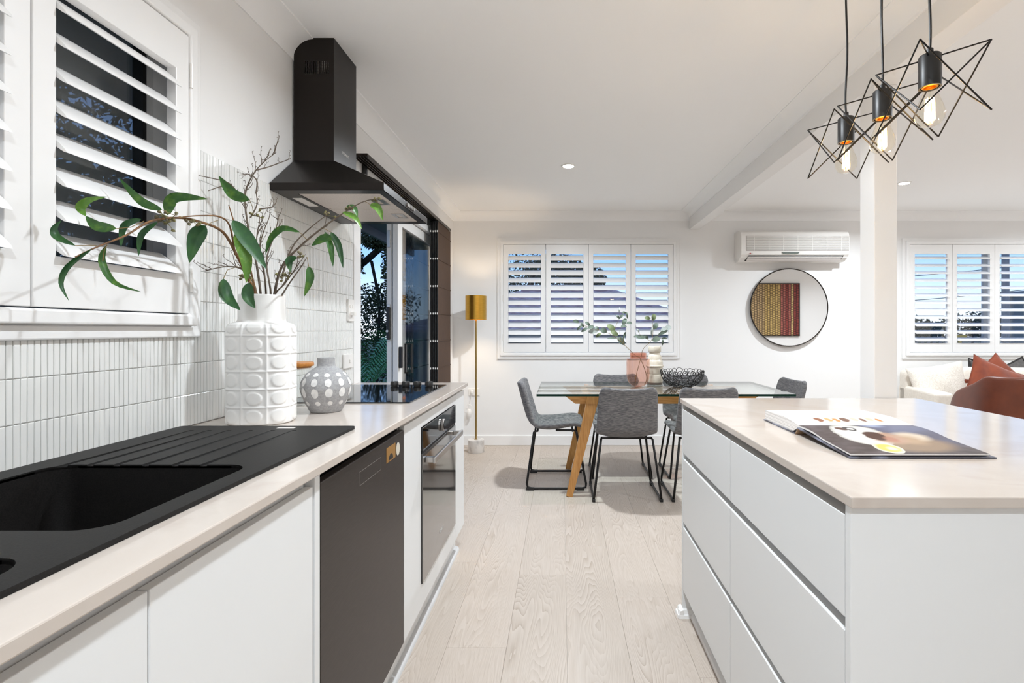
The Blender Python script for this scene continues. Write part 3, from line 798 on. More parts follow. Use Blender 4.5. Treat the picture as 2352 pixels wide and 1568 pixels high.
# oven housing and oven
oh = empty('oven_cabinet', (-0.83, 2.14, 0), 'white cabinet framing the built-in oven', 'cabinet')
MB().slab(1.721, 2.552, 0.14, 0.873, 0, 0.018, holes=[(1.9255, 2.5305, 0.231, 0.828)], fn=lambda u, v, t: (DX - 0.018 + t, u, v)).build('front_frame', MT['cabinet'], oh, bev=0.0015)
boxobj('side_board', (-1.12, -0.556, 1.722, 1.74, 0.135, BB - 0.001), MT['cabinet'], oh)
boxobj('side_board', (-1.12, -0.556, 2.534, 2.552, 0.135, BB - 0.001), MT['cabinet'], oh)
boxobj('finger_channel', (-0.575, -0.556, 1.741, 2.533, 0.83, BB - 0.001), MT['shaded_laminate'], oh)
boxobj('kickboard', (-0.596, -0.58, 1.721, 2.765, 0.0, 0.134), MT['cabinet'], oh)
MB().prism([(0, 0), (0.022, 0), (0.021, 0.008), (0.016, 0.016), (0.008, 0.021), (0, 0.022)], lambda a, b, t: (-0.58 + a, t, b), 1.12, 2.768).build('kick_trim', MT['shaded_laminate'], oh, smooth=True)  # white trim greyed in colour to stand for shade at the kick
ep = empty('end_cabinet', (-0.83, 2.66, 0), 'narrow white end cabinet beyond the oven', 'cabinet')
boxobj('body', (-1.12, -0.553, 2.5535, 2.768, 0.135, BB - 0.001), MT['cabinet'], ep)
cabinet_front('door', 2.5545, 2.768, 0.14, 0.873, ep)
ov = empty('oven', (-0.80, 2.228, 0.23), 'black glass built-in oven with a silver bar handle', 'oven')
boxobj('body', (-1.08, -0.5525, 1.945, 2.511, 0.235, 0.815), MT['black'], ov)
fa = boxobj('control_panel', (-0.552, DX + 0.006, 1.93, 2.526, 0.737, 0.826), MT['blackglass'], ov, 0.002)
MB().prism([(2.237 + 0.026 * math.cos(2 * PI * k / 28), 0.781 + 0.026 * math.sin(2 * PI * k / 28)) for k in range(28)], lambda u, v, t: (DX + 0.006 + t, u, v), 0, 0.012).build('dial', MT['silver'], fa, bev=0.002)
MB().prism([(2.237 + 0.021 * math.cos(2 * PI * k / 28), 0.781 + 0.021 * math.sin(2 * PI * k / 28)) for k in range(28)], lambda u, v, t: (DX + 0.006 + t, u, v), 0.012, 0.014).build('dial_face', MT['blackglass'], fa)
od = boxobj('door', (-0.552, DX + 0.006, 1.93, 2.526, 0.233, 0.728), MT['ovenglass'], ov, 0.002)
boxobj('seal_strip', (-0.552, DX + 0.003, 1.932, 2.524, 0.728, 0.737), MT['rubber'], ov)
boxobj('handle_bar', (-0.497, -0.485, 1.955, 2.501, 0.684, 0.708), MT['silver'], od, 0.003)
for a in (1.962, 2.468):
    boxobj('handle_mount', (DX + 0.006, -0.4955, a, a + 0.026, 0.686, 0.706), MT['silver'], od, 0.002)
lettering('oven_lettering', 'Devanti', 0.022, Matrix.Translation((DX + 0.0065, 2.228, 0.325)) @ Matrix(((0, 0, 1, 0), (1, 0, 0, 0), (0, 1, 0, 0), (0, 0, 0, 1))), MT['print_grey'], od, 0.0003)

# sink: rim with drainer, two bowls
sk = empty('kitchen_sink', (-0.86, 0.91, BT), 'black granite double bowl sink with ribbed drainer set in the benchtop', 'sink')
ST = 0.9185
rim = MB().prism(rrect(-0.8585, 0.910, 0.2555, 0.578, 0.012, 3), lambda a, b, t: (a, b, t), BT + 0.0003, ST).build('drainer_rim', MT['sink'], sk)
bowls = [(-0.8505, 0.8855, 0.2045, 0.1745, 0.045), (-0.8505, 0.485, 0.2045, 0.141, 0.045)]
cut = []
for (cx, cy, hx, hy, r) in bowls:
    cut.append(MB().prism(rrect(cx, cy, hx, hy, r, 6), lambda a, b, t: (a, b, t), BT - 0.05, ST + 0.05).build('cut', MT['sink']))
for xg in (-1.035, -0.985, -0.930, -0.870, -0.808, -0.748):
    cut.append(MB().add([(xg - 0.006, 1.04, ST - 0.0045), (xg + 0.006, 1.04, ST - 0.0045), (xg + 0.006, 1.42, ST - 0.001), (xg - 0.006, 1.42, ST - 0.001),
                         (xg - 0.009, 1.04, ST + 0.01), (xg + 0.009, 1.04, ST + 0.01), (xg + 0.009, 1.42, ST + 0.01), (xg - 0.009, 1.42, ST + 0.01)],
                        [(0, 3, 2, 1), (4, 5, 6, 7), (0, 1, 5, 4), (1, 2, 6, 5), (2, 3, 7, 6), (3, 0, 4, 7)]).build('cut', MT['sink']))
bool_cut(rim, cut)
md = rim.modifiers.new('edge', 'BEVEL'); md.width = 0.0022; md.segments = 2; md.limit_method = 'ANGLE'
boxobj('rim_label', (-0.815, -0.765, 1.448, 1.462, ST, ST + 0.0004), MT['print_grey'], sk)
for (cx, cy, hx, hy, r), dep in zip(bowls, (0.2, 0.15)):
    mb = MB()
    rings = [(0.0, ST - 0.003), (0.0, ST - 0.02), (0.004, ST - dep + 0.03), (0.012, ST - dep + 0.012), (0.03, ST - dep)]
    loops = [[(a, b, z) for a, b in rrect(cx, cy, hx - i, hy - i, max(r - i * 0.2, 0.02), 6)] for i, z in rings]
    nn = len(loops[0]); vs = [p for l in loops for p in l]
    fs = [(i * nn + k, i * nn + (k + 1) % nn, (i + 1) * nn + (k + 1) % nn, (i + 1) * nn + k) for i in range(len(loops) - 1) for k in range(nn)]
    fs.append(tuple(range((len(loops) - 1) * nn, len(loops) * nn)))
    bw = mb.add(vs, fs).build('bowl', MT['sink'], sk, smooth=30)
    MB().lathe([(0.001, 0.004), (0.03, 0.004), (0.042, 0.002), (0.044, 0.0)], (cx, cy, ST - dep), 24, cap=False).build('strainer', MT['silver'], bw, smooth=True)

# hob
hob = empty('cooktop', (-0.85, 2.31, BT), 'black glass cooktop with four knobs beneath the range hood', 'cooktop')
hg = boxobj('glass_plate', (-1.10, -0.597, 1.995, 2.632, BT + 0.0002, BT + 0.0055), MT['blackglass'], hob, 0.0015)
for xk in (-0.842, -0.785, -0.727, -0.668):
    kn = MB().lathe([(0.017, 0.0), (0.017, 0.004), (0.0205, 0.005), (0.0195, 0.022), (0.0175, 0.0245)], (xk, 2.555, BT + 0.0055), 28).build('knob', MT['black'], hob, smooth=True)
    boxobj('knob_pointer', (xk - 0.0015, xk + 0.0015, 2.5355, 2.553, BT + 0.030, BT + 0.0305), MT['print_grey'], kn)

# range hood
rh = empty('range_hood', (-0.95, 2.26, 1.73), 'black pyramid range hood with chimney over the cooktop', 'range hood')
hx0, hx1, hy0, hy1 = WX + 0.009, -0.682, 1.945, 2.575
cx1, cy0, cy1, cb = -0.952, 2.12, 2.35, 1.907
lip0, lip1 = 1.736, 1.764
can = MB()
T = 0.004
can.add([(hx0, hy0, lip0), (hx1, hy0, lip0), (hx1, hy1, lip0), (hx0, hy1, lip0), (hx0, hy0, lip1), (hx1, hy0, lip1), (hx1, hy1, lip1), (hx0, hy1, lip1),
         (hx0, cy0, cb), (cx1, cy0, cb), (cx1, cy1, cb), (hx0, cy1, cb)],
        [(0, 1, 5, 4), (1, 2, 6, 5), (2, 3, 7, 6), (3, 0, 4, 7), (4, 5, 9, 8), (5, 6, 10, 9), (6, 7, 11, 10), (7, 4, 8, 11), (8, 9, 10, 11)])
canopy = can.build('canopy', MT['hood'], rh, bev=0.0015)
MB().slab(hx0 + T, hx1 - T, hy0 + T, hy1 - T, lip0 - 0.0005, lip0 + 0.004, holes=[(-1.04, -0.715, 2.0, 2.52)]).build('underside_frame', MT['hood'], rh)
for a, b in ((2.002, 2.258), (2.262, 2.518)):
    fl = boxobj('grease_filter', (-1.038, -0.717, a, b, lip0 + 0.0005, lip0 + 0.006), MT['filter'], rh, 0.001)
    MB().slab(-0.79, -0.735, (a + b) / 2 - 0.045, (a + b) / 2 + 0.045, lip0 - 0.002, lip0 + 0.0005, holes=[(-0.775, -0.755, (a + b) / 2 - 0.03, (a + b) / 2 + 0.03)]).build('filter_latch', MT['silver'], fl)
boxobj('hood_lamp', (-1.095, -1.055, 2.06, 2.20, lip0 - 0.002, lip0 - 0.0004), MT['white_plastic'], rh, 0.001)
for k in range(5):
    MB().cyl((hx1, 2.235 + k * 0.022, 1.750), (hx1 + 0.007, 2.235 + k * 0.022, 1.750), 0.0075, 14).build('button', MT['silver'], rh, smooth=True)
slots = [(WX + 0.055 + k * 0.0088, WX + 0.0585 + k * 0.0088, 2.270, 2.322) for k in range(12)]
ch = MB().slab(WX + 0.0095, cx1, cb, CZ - 0.001, 0, 0.0015, holes=slots, fn=lambda u, v, t: (u, cy0 + t, v))
ch.box(cx1 - 0.0015, cx1, cy0 + 0.0015, cy1, cb, CZ - 0.001).box(WX + 0.0095, cx1 - 0.0015, cy1 - 0.0015, cy1, cb, CZ - 0.001)
chim = ch.build('chimney', MT['hood'], rh)
prof = []
for k in range(24):
    prof += [(0.058, k * 0.012), (0.062, k * 0.012 + 0.006)]
MB().lathe(prof, ((WX + cx1) / 2 + 0.01, (cy0 + cy1) / 2, 2.12), 24, cap=False).build('flue_duct', MT['duct'], rh, smooth=True)
lettering('hood_lettering', 'DEVANTI', 0.0165, Matrix.Translation((cx1 + 0.0004, 2.235, 1.968)) @ Matrix(((0, 0, 1, 0), (1, 0, 0, 0), (0, 1, 0, 0), (0, 0, 0, 1))), MT['print_grey'], chim, 0.0003)

# power point and switch plate on the tiles
def wall_plate(y0, y1, z0, z1, label, kindname, bits):
    o = empty(kindname, (WX + 0.009, (y0 + y1) / 2, z0), label, 'switch' if 'switch' in kindname else 'power point')
    boxobj('plate', (WX + 0.0085, WX + 0.018, y0, y1, z0, z1), MT['white_plastic'], o, 0.002)
    for a, b, c, d, e_ in bits:
        boxobj('rocker', (WX + 0.018, WX + 0.018 + e_, a, b, c, d), MT['white_plastic'], o, 0.001)
wall_plate(2.645, 2.717, 1.245, 1.36, 'white upright power point on the tiles beside the door', 'power_point', [(2.66, 2.672, 1.315, 1.33, 0.003), (2.69, 2.702, 1.315, 1.33, 0.003), (2.668, 2.694, 1.275, 1.295, 0.02)])
wall_plate(2.59, 2.705, 1.0, 1.073, 'square white switch plate on the tiles behind the grey vase', 'switch_plate', [(2.655, 2.668, 1.028, 1.044, 0.004)])

# ================================================================ ISLAND
itop = MB().slab(0.502, 1.5, 0.8775, 2.152, BB, BT).build('island_benchtop', MT['stone'], bev=0.0025)
tag(itop, 'beige stone island benchtop carrying the open cookbook', 'benchtop')
IX = 0.508
def island_unit(y0, y1, label):
    c = empty('drawer_cabinet', (0.8, (y0 + y1) / 2, 0), label, 'cabinet', 'drawer cabinets of the island')
    boxobj('body', (IX + 0.045, 1.28, y0, y1, 0.13, BB - 0.001), MT['shaded_laminate'], c)
    for z0, z1 in ((0.684, 0.868), (0.397, 0.661), (0.111, 0.376)):
        boxobj('drawer', (IX, IX + 0.04, y0 + 0.0012, y1 - 0.0012, z0, z1), MT['cabinet'], c, 0.0016)
    boxobj('kickboard', (IX + 0.05, IX + 0.066, y0, y1, 0, 0.13), MT['cabinet'], c)
    MB().prism([(0, 0), (-0.022, 0), (-0.021, 0.008), (-0.016, 0.016), (-0.008, 0.021), (0, 0.022)], lambda a, b, t: (IX + 0.05 + a, t, b), y0, y1).build('kick_trim', MT['trim'], c, smooth=True)
    return c
far_unit = island_unit(1.531, 2.1245, 'three-drawer white island cabinet nearer the dining table')
near_unit = island_unit(0.9095, 1.5295, 'three-drawer white island cabinet with the end panel facing the camera')
boxobj('end_panel', (IX - 0.001, 1.49, 0.8905, 0.9075, 0, BB - 0.001), MT['cabinet'], near_unit, 0.0015)
boxobj('end_panel', (IX - 0.001, 1.49, 2.1265, 2.1435, 0, BB - 0.001), MT['cabinet'], far_unit, 0.0015)
MB().prism([(0, 0), (0.024, 0), (0.022, 0.012), (0.016, 0.016), (0.012, 0.03), (0, 0.034)], lambda a, b, t: (IX - 0.001 - a, t, b), 2.108, 2.16).build('foot_trim', MT['trim'], far_unit)
MB().prism([(0, 0), (0.022, 0), (0.02, 0.012), (0.014, 0.016), (0.01, 0.03), (0, 0.034)], lambda a, b, t: (t, 2.1265 - a, b), IX - 0.02, IX + 0.05).build('foot_trim', MT['trim'], far_unit)
boxobj('back_panel', (1.285, 1.30, 0.908, 1.529, 0, BB - 0.001), MT['cabinet'], near_unit, 0.0015)
boxobj('back_panel', (1.285, 1.30, 1.531, 2.126, 0, BB - 0.001), MT['cabinet'], far_unit, 0.0015)

# open cookbook
bkx0, bkx1, byn, byg, byf = 0.652, 0.965, 1.145, 1.395, 1.625
cb_ = empty('open_cookbook', (0.81, 1.39, BT), 'open hardback cookbook showing a dessert photograph on the island', 'book')
boxobj('cover_board', (bkx0 - 0.004, bkx1 + 0.004, byg + 0.012, byf + 0.004, BT + 0.0003, BT + 0.0033), MT['clothcover'], cb_, 0.001)
MB().add([(bkx0 - 0.004, byn - 0.006, BT + 0.0003), (bkx1 + 0.012, byn - 0.006, BT + 0.0003), (bkx1 + 0.008, byg - 0.004, BT + 0.019), (bkx0 - 0.006, byg - 0.004, BT + 0.019),
          (bkx0 - 0.004, byn - 0.006, BT + 0.0033), (bkx1 + 0.012, byn - 0.006, BT + 0.0033), (bkx1 + 0.008, byg - 0.004, BT + 0.022), (bkx0 - 0.006, byg - 0.004, BT + 0.022)],
         [(0, 3, 2, 1), (4, 5, 6, 7), (0, 1, 5, 4), (1, 2, 6, 5), (2, 3, 7, 6), (3, 0, 4, 7)]).build('cover_board', MT['clothcover'], cb_)
MB().add([(bkx0 - 0.004, byg + 0.012, BT + 0.0003), (bkx1 + 0.004, byg + 0.012, BT + 0.0003), (bkx1 + 0.004, byg + 0.012, BT + 0.003), (bkx0 - 0.004, byg + 0.012, BT + 0.003),
          (bkx0 - 0.004, byg - 0.004, BT + 0.019), (bkx1 + 0.004, byg - 0.004, BT + 0.019), (bkx1 + 0.004, byg - 0.004, BT + 0.022), (bkx0 - 0.004, byg - 0.004, BT + 0.022)],
         [(0, 1, 2, 3), (4, 7, 6, 5), (0, 4, 5, 1), (1, 5, 6, 2), (2, 6, 7, 3), (3, 7, 4, 0)]).build('spine', MT['kraft'], cb_)
def far_top(t):                          # page height from gutter (0) to fore edge (1)
    return BT + 0.026 + 0.012 * math.sin(min(t * 3.2, 1.57)) - 0.006 * t
def near_top(t):
    return BT + 0.027 + 0.004 * math.sin(min(t * 6, PI)) - 0.017 * t
def page_block(y0, y1, topf, botf, mat_top, lean):
    n = 14
    poly_t = [(y0 + (y1 - y0) * i / n, topf(i / n)) for i in range(n + 1)]
    poly_b = [(y0 + (y1 - y0) * i / n, botf(i / n)) for i in range(n + 1)]
    vs, fs = [], []
    for x in (bkx0, bkx1):
        vs += [(x, p[0], p[1]) for p in poly_b] + [(x, p[0], p[1]) for p in poly_t]
    m = n + 1
    for i in range(n):
        fs.append((i, i + 1, 2 * m + i + 1, 2 * m + i))
        fs.append((i, m + i, m + i + 1, i + 1)); fs.append((2 * m + i, 2 * m + i + 1, 3 * m + i + 1, 3 * m + i))
    fs += [(0, 2 * m, 3 * m, m), (n, m + n, 3 * m + n, 2 * m + n)]
    b = MB().add(vs, fs).build('page_block', MT['pageedge'], cb_)
    tp = MB()
    tv_ = []
    for x in (bkx0 + 0.0002, bkx1 - 0.0002):
        tv_ += [(x, p[0], p[1] + 0.0004) for p in poly_t]
    tp.add(tv_ + [(a, b_, c - 0.0003) for a, b_, c in tv_], [(i, i + 1, m + i + 1, m + i) for i in range(n)] + [(2 * m + i, 3 * m + i, 3 * m + i + 1, 2 * m + i + 1) for i in range(n)])
    tp.build('printed_page', mat_top, b, smooth=True, fix=False)
    return b
def paper_edges():
    m, nt, b, out = nodes_of('leafed_page_edges')
    v = coords(nt, (1, 1, 620))
    w = N(nt, 'ShaderNodeTexNoise'); w.inputs['Scale'].default_value = 1.6; nt.links.new(v, w.inputs['Vector'])
    nt.links.new(ramp(nt, w.outputs[0], [(0.35, srgb(176, 172, 168)), (0.6, srgb(236, 233, 230))]), b.inputs['Base Color'])
    b.inputs['Roughness'].default_value = 0.7
    return m
MT['pageedge'] = paper_edges()
S = srgb
photo_page = page_material('dessert_photo_page', (S(66, 56, 54), S(92, 82, 84)), [
    (0.78, 0.82, 0.5, 0.42, S(96, 98, 122), 0.7, 0.0), (0.62, 0.95, 0.12, 0.12, S(150, 160, 186), 0.8, 0.3), (0.95, 0.45, 0.2, 0.3, S(84, 82, 100), 0.8, 0),
    (0.62, 0.30, 0.34, 0.30, S(138, 116, 94), 0.35, 0.1), (0.36, 0.62, 0.205, 0.40, S(176, 174, 168), 0.06, 0.0), (0.36, 0.62, 0.185, 0.365, S(206, 205, 202), 0.10, 0.0),
    (0.72, 0.52, 0.17, 0.17, S(196, 182, 164), 0.5, 0.2), (0.66, 0.42, 0.15, 0.2, S(166, 140, 112), 0.6, 0.1), (0.52, 0.48, 0.16, 0.22, S(170, 138, 116), 0.4, 0.0),
    (0.45, 0.55, 0.085, 0.15, S(74, 46, 36), 0.2, 0.0), (0.53, 0.44, 0.06, 0.12, S(164, 116, 96), 0.5, 0.0),
    (0.275, 0.78, 0.058, 0.115, S(212, 211, 208), 0.1, 0.2), (0.28, 0.80, 0.042, 0.075, S(86, 56, 44), 0.15, 0.2), (0.355, 0.80, 0.055, 0.10, S(70, 66, 66), 0.2, 0.0), (0.365, 0.79, 0.03, 0.05, S(214, 212, 210), 0.3, 0.0),
    (0.26, 0.40, 0.016, 0.34, S(214, 212, 202), 0.2, 0.25), (0.36, 0.17, 0.10, 0.17, S(208, 204, 190), 0.05, 0.0), (0.36, 0.17, 0.088, 0.14, S(200, 188, 96), 0.25, 0.0), (0.38, 0.15, 0.05, 0.07, S(240, 234, 190), 0.6, 0.0)])
text_rows = [(0.52, 0.86 - 0.05 * k, 0.30, 0.010, S(176, 174, 174), 0.5, 0.0) for k in range(7)]
food_row = [(0.26, 0.24, 0.040, 0.12, S(140, 92, 66), 0.3, 0), (0.35, 0.24, 0.034, 0.10, S(206, 160, 110), 0.3, 0), (0.42, 0.22, 0.034, 0.10, S(226, 140, 84), 0.4, 0), (0.50, 0.24, 0.046, 0.12, S(120, 92, 78), 0.3, 0),
            (0.59, 0.24, 0.034, 0.10, S(200, 190, 176), 0.3, 0), (0.66, 0.22, 0.029, 0.10, S(124, 92, 78), 0.4, 0), (0.73, 0.25, 0.040, 0.10, S(196, 190, 170), 0.4, 0), (0.80, 0.22, 0.029, 0.09, S(220, 130, 70), 0.4, 0)]
text_page = page_material('recipe_text_page', (S(238, 236, 235), S(241, 240, 238)), text_rows + food_row)
page_block(byg + 0.0, byf, far_top, lambda t: BT + 0.0035 + (0.018 * max(0, 1 - t * 6)), text_page, 0)
page_block(byg, byn, near_top, lambda t: near_top(t) - 0.0055 + 0.002 * t, photo_page, 0)
# ================================================================ THINGS ON THE BENCH
# white relief vase
VC = Vector((-0.945, 1.60, BT + 0.0005)); VYAW = math.radians(9)
def superell(phi, a, b, n=2.7):
    c, s = math.cos(phi), math.sin(phi)
    r = (abs(c / a) ** n + abs(s / b) ** n) ** (-1 / n)
    return r * c, r * s
VA, VB = 0.0925, 0.074
_ts = 720
_per = [0.0]
for k in range(1, _ts + 1):
    p, q = superell(2 * PI * (k - 1) / _ts, VA, VB), superell(2 * PI * k / _ts, VA, VB)
    _per.append(_per[-1] + math.hypot(p[0] - q[0], p[1] - q[1]))
def arc_of(phi):
    return _per[min(int(phi / (2 * PI) * _ts), _ts)]
PERIM = _per[-1]; NCOL = 8; CW = PERIM / NCOL; RH = 0.0545
def vase_pt(u, v):
    phi = 2 * PI * u
    zb = [(0.0, 0.000, 0.90), (0.01, 0.000, 0.95), (0.02, 0.003, 0.99), (0.035, 0.008, 1.0), (0.66, 0.282, 1.0), (0.70, 0.296, 0.985), (0.74, 0.306, 0.93), (0.77, 0.311, 0.82), (0.785, 0.3135, 0.72), (0.80, 0.318, 0.665), (0.82, 0.326, 0.655), (0.955, 0.397, 0.655), (0.97, 0.399, 0.64), (0.985, 0.397, 0.625), (1.0, 0.33, 0.61)]
    for (v0, z0, s0), (v1, z1, s1) in zip(zb[:-1], zb[1:]):
        if v <= v1:
            f = (v - v0) / (v1 - v0); z = z0 + (z1 - z0) * f; s = s0 + (s1 - s0) * f
            break
    nk = min(max((0.70 - s + 0.12) / 0.2, 0), 1) if z > 0.29 else 0
    x, y = superell(phi, VA, VB)
    rr = math.hypot(x, y)
    rc = 0.104 * (1 - nk) + 0.104 * nk
    x2, y2 = x * s, y * s
    if nk > 0:
        cx, cy = 0.104 * s * math.cos(phi), 0.088 * s * math.sin(phi)
        x2, y2 = x2 * (1 - nk) + cx * nk, y2 * (1 - nk) + cy * nk
    d = 0.0
    if 0.003 < z < 0.315 and s > 0.7:
        a = (arc_of(phi) + CW * 0.42) % CW
        da = abs(a - CW / 2)
        zz = z + 0.0005
        r = zz % RH
        dz = r - RH / 2
        edge = min(CW / 2 - da, 1)
        ez = min(r, RH - r)
        d += 0.0032 * math.exp(-(edge / 0.0034) ** 2)
        if z > 0.03 and z < 0.30: d = max(d, 0.0032 * math.exp(-(ez / 0.0030) ** 2))
        rad = math.hypot(da * 0.93, dz)
        if rad < 0.030:
            t = (0.0205 - rad) / 0.003
            d = max(d, 0.0030 * (0.5 + 0.5 * math.tanh(t * 1.6)) * (0.9 + 0.1 * min(rad / 0.018, 1)))
        d *= min((s - 0.7) / 0.15, 1)
    n = Vector((x2, y2, 0)).normalized()
    p = Vector((x2, y2, z)) + n * d
    c, sn = math.cos(VYAW), math.sin(VYAW)
    return VC + Vector((p.x * c - p.y * sn, p.x * sn + p.y * c, p.z))
wv = MB().surf(vase_pt, 288, 230, wrap_u=True)
wv.f.append(list(range(288))[::-1]); wv.m.append(0)
wvase = wv.build('relief_vase', MT['ceramic'], smooth=60)
tag(wvase, 'tall white ceramic vase with raised circle relief on the benchtop', 'vase')

# grey spotted vase
GV = Vector((-0.838, 1.805, BT + 0.0005))
gprof = [(0.045, 0.0), (0.052, 0.002), (0.062, 0.022), (0.0745, 0.05), (0.0815, 0.075), (0.083, 0.09), (0.079, 0.11), (0.066, 0.132), (0.048, 0.148), (0.034, 0.157), (0.030, 0.163), (0.0285, 0.175), (0.029, 0.1885), (0.0275, 0.190), (0.0245, 0.187), (0.024, 0.165)]
def prof_at(z):
    for (r0, z0), (r1, z1) in zip(gprof[:-3], gprof[1:-2]):
        if z0 <= z <= z1: return r0 + (r1 - r0) * (z - z0) / (z1 - z0)
    return 0.03
fine = []
for i, (r, z) in enumerate(spline([Vector((r, z, 0)) for r, z in gprof], 60)[j][:2] for j in range(61)): fine.append((max(r, 0.002), z))
gv = empty('spotted_vase', GV, 'round grey stoneware vase dabbed with white spots', 'vase')
MB().lathe(fine, GV, 40, cap=True).build('body', MT['greyclay'], gv, smooth=True)
def fine_r(z):
    best = min(fine[:46], key=lambda p: abs(p[1] - z)); 
    for (r0, z0), (r1, z1) in zip(fine[:46], fine[1:47]):
        if z0 <= z <= z1 and z1 > z0: return r0 + (r1 - r0) * (z - z0) / (z1 - z0)
    return best[0]
for zc, rw, rh_, off in ((0.035, 0.0085, 0.008, 0.3), (0.072, 0.0125, 0.0165, 0.22), (0.108, 0.0115, 0.0135, 0.15), (0.133, 0.0095, 0.0065, 0.1)):
    for k in range(11):
        a0 = 2 * PI * (k + off) / 11 + random.uniform(-0.03, 0.03)
        cz = zc + random.uniform(-0.001, 0.001)
        R = fine_r(cz)
        vs = []
        for q in range(15):
            if q == 0: da, dz = 0, 0
            else:
                t = 2 * PI * q / 14
                da, dz = math.cos(t) * rw * random.uniform(0.9, 1.08), math.sin(t) * rh_ * random.uniform(0.9, 1.08)
            r = fine_r(cz + dz) + 0.0009
            vs.append(GV + Vector((r * math.cos(a0 + da / R), r * math.sin(a0 + da / R), cz + dz)))
        MB().add(vs, [(0, q, q % 14 + 1) for q in range(1, 15)]).build('painted_spot', MT['spotpaint'], gv, smooth=True, fix=False)

# glass canister with timber lid
JC = Vector((-1.005, 1.93, BT + 0.0005))
jar = empty('glass_canister', JC, 'clear glass canister with a bamboo lid behind the vases', 'canister')
MB().lathe([(0.002, 0.003), (0.045, 0.003), (0.052, 0.008), (0.0525, 0.02), (0.0525, 0.142), (0.050, 0.147), (0.0505, 0.15)], JC, 36, cap=False).build('glass_body', MT['clear_glass'], jar, smooth=True)
MB().lathe([(0.045, 0.140), (0.046, 0.146), (0.049, 0.151), (0.056, 0.152), (0.057, 0.155), (0.057, 0.163), (0.055, 0.166)], JC, 36).build('lid', MT['lidwood'], jar, smooth=True)
MB().lathe([(0.0475, 0.139), (0.0485, 0.142), (0.0475, 0.145)], JC, 36, cap=False).build('silicone_ring', MT['white_plastic'], jar, smooth=True)

# ---------------------------------------------------------------- gum branches in the white vase
def leafmb(pts, width, facing, fold=0.25, n=12, peak=0.42, twist=0.0):
    """a blade along pts; facing: the direction its upper side looks"""
    line = spline(pts, n)
    vs, fs = [], []
    facing = Vector(facing)
    for i, p in enumerate(line):
        t = i / n
        tg = (line[min(i + 1, n)] - line[max(i - 1, 0)]).normalized()
        s = tg.cross(facing)
        if s.length < 1e-4: s = tg.cross(Vector((0.3, 0.2, 1)))
        s.normalize()
        nn = s.cross(tg).normalized()
        ang = twist * (t - 0.3)
        s2 = s * math.cos(ang) + nn * math.sin(ang); n2 = nn * math.cos(ang) - s * math.sin(ang)
        q = math.log(0.5) / math.log(peak)
        w = max(math.sin(PI * t ** q) ** (1.0 if peak < 0.5 else 0.8), 0.03) * width / 2
        vs += [p - s2 * w + n2 * w * fold, p - s2 * w * 0.5 + n2 * w * fold * 0.35, p, p + s2 * w * 0.5 + n2 * w * fold * 0.35, p + s2 * w + n2 * w * fold]
    m = len(vs)
    for i in range(n):
        for k in range(4):
            a = i * 5 + k
            fs.append((a, a + 1, a + 6, a + 5))
    th = facing.normalized() * 0.0006
    vs2 = vs + [v - th for v in vs]
    fs2 = fs + [(m + f[3], m + f[2], m + f[1], m + f[0]) for f in fs]
    return MB().add(vs2, fs2)

def pix_leaf(px, Ys, wpx, matl, parent, twist=0.5, fold=0.28, name='leaf', peak=0.42):
    if not isinstance(Ys, (list, tuple)): Ys = [Ys] * len(px)
    pts = [P(x, y, Y) for (x, y), Y in zip(px, Ys)]
    if len(pts) == 2:
        mid = (pts[0] + pts[1]) / 2 + Vector((random.uniform(-1, 1) * 0.002, -0.008, 0.004))
        pts = [pts[0], mid, pts[1]]
    face = (Vector((0, 0, EYE)) - pts[1]).normalized() + Vector((random.uniform(-0.35, 0.35), 0, random.uniform(0.0, 0.5)))
    return leafmb(pts, wpx / FPX * Ys[0] * 0.94, face, fold, twist=random.uniform(-twist, twist), peak=peak).build(name, matl, parent, smooth=60, fix=False)

def twig_line(px, r0, r1, n=None):
    pts = [P(*p) for p in px]
    n = n or 5 * (len(pts) - 1)
    line = spline(pts, n)
    return line, [r0 + (r1 - r0) * i / n for i in range(n + 1)]

def nuts(parent, px, Y, count, spread=0.012):
    c = P(px[0], px[1], Y)
    for k in range(count):
        d = Vector((random.gauss(0, spread), random.gauss(0, spread * 0.6), random.gauss(0, spread * 0.6)))
        p = c + d
        q = MB()
        q.lathe([(0.0012, -0.0045), (0.0035, -0.001), (0.0042, 0.0025), (0.003, 0.0045), (0.001, 0.0042)], (0, 0, 0), 8)
        R = Matrix.Rotation(random.uniform(-1.2, 1.2), 3, 'X') @ Matrix.Rotation(random.uniform(-1, 1), 3, 'Y')
        q.v = [R @ v + p for v in q.v]
        q.tube([p, p * 0.6 + c * 0.4, c], [0.0008, 0.0008, 0.001], 5)
        q.build('gum_nut', MT['gumnut'], parent, smooth=True)

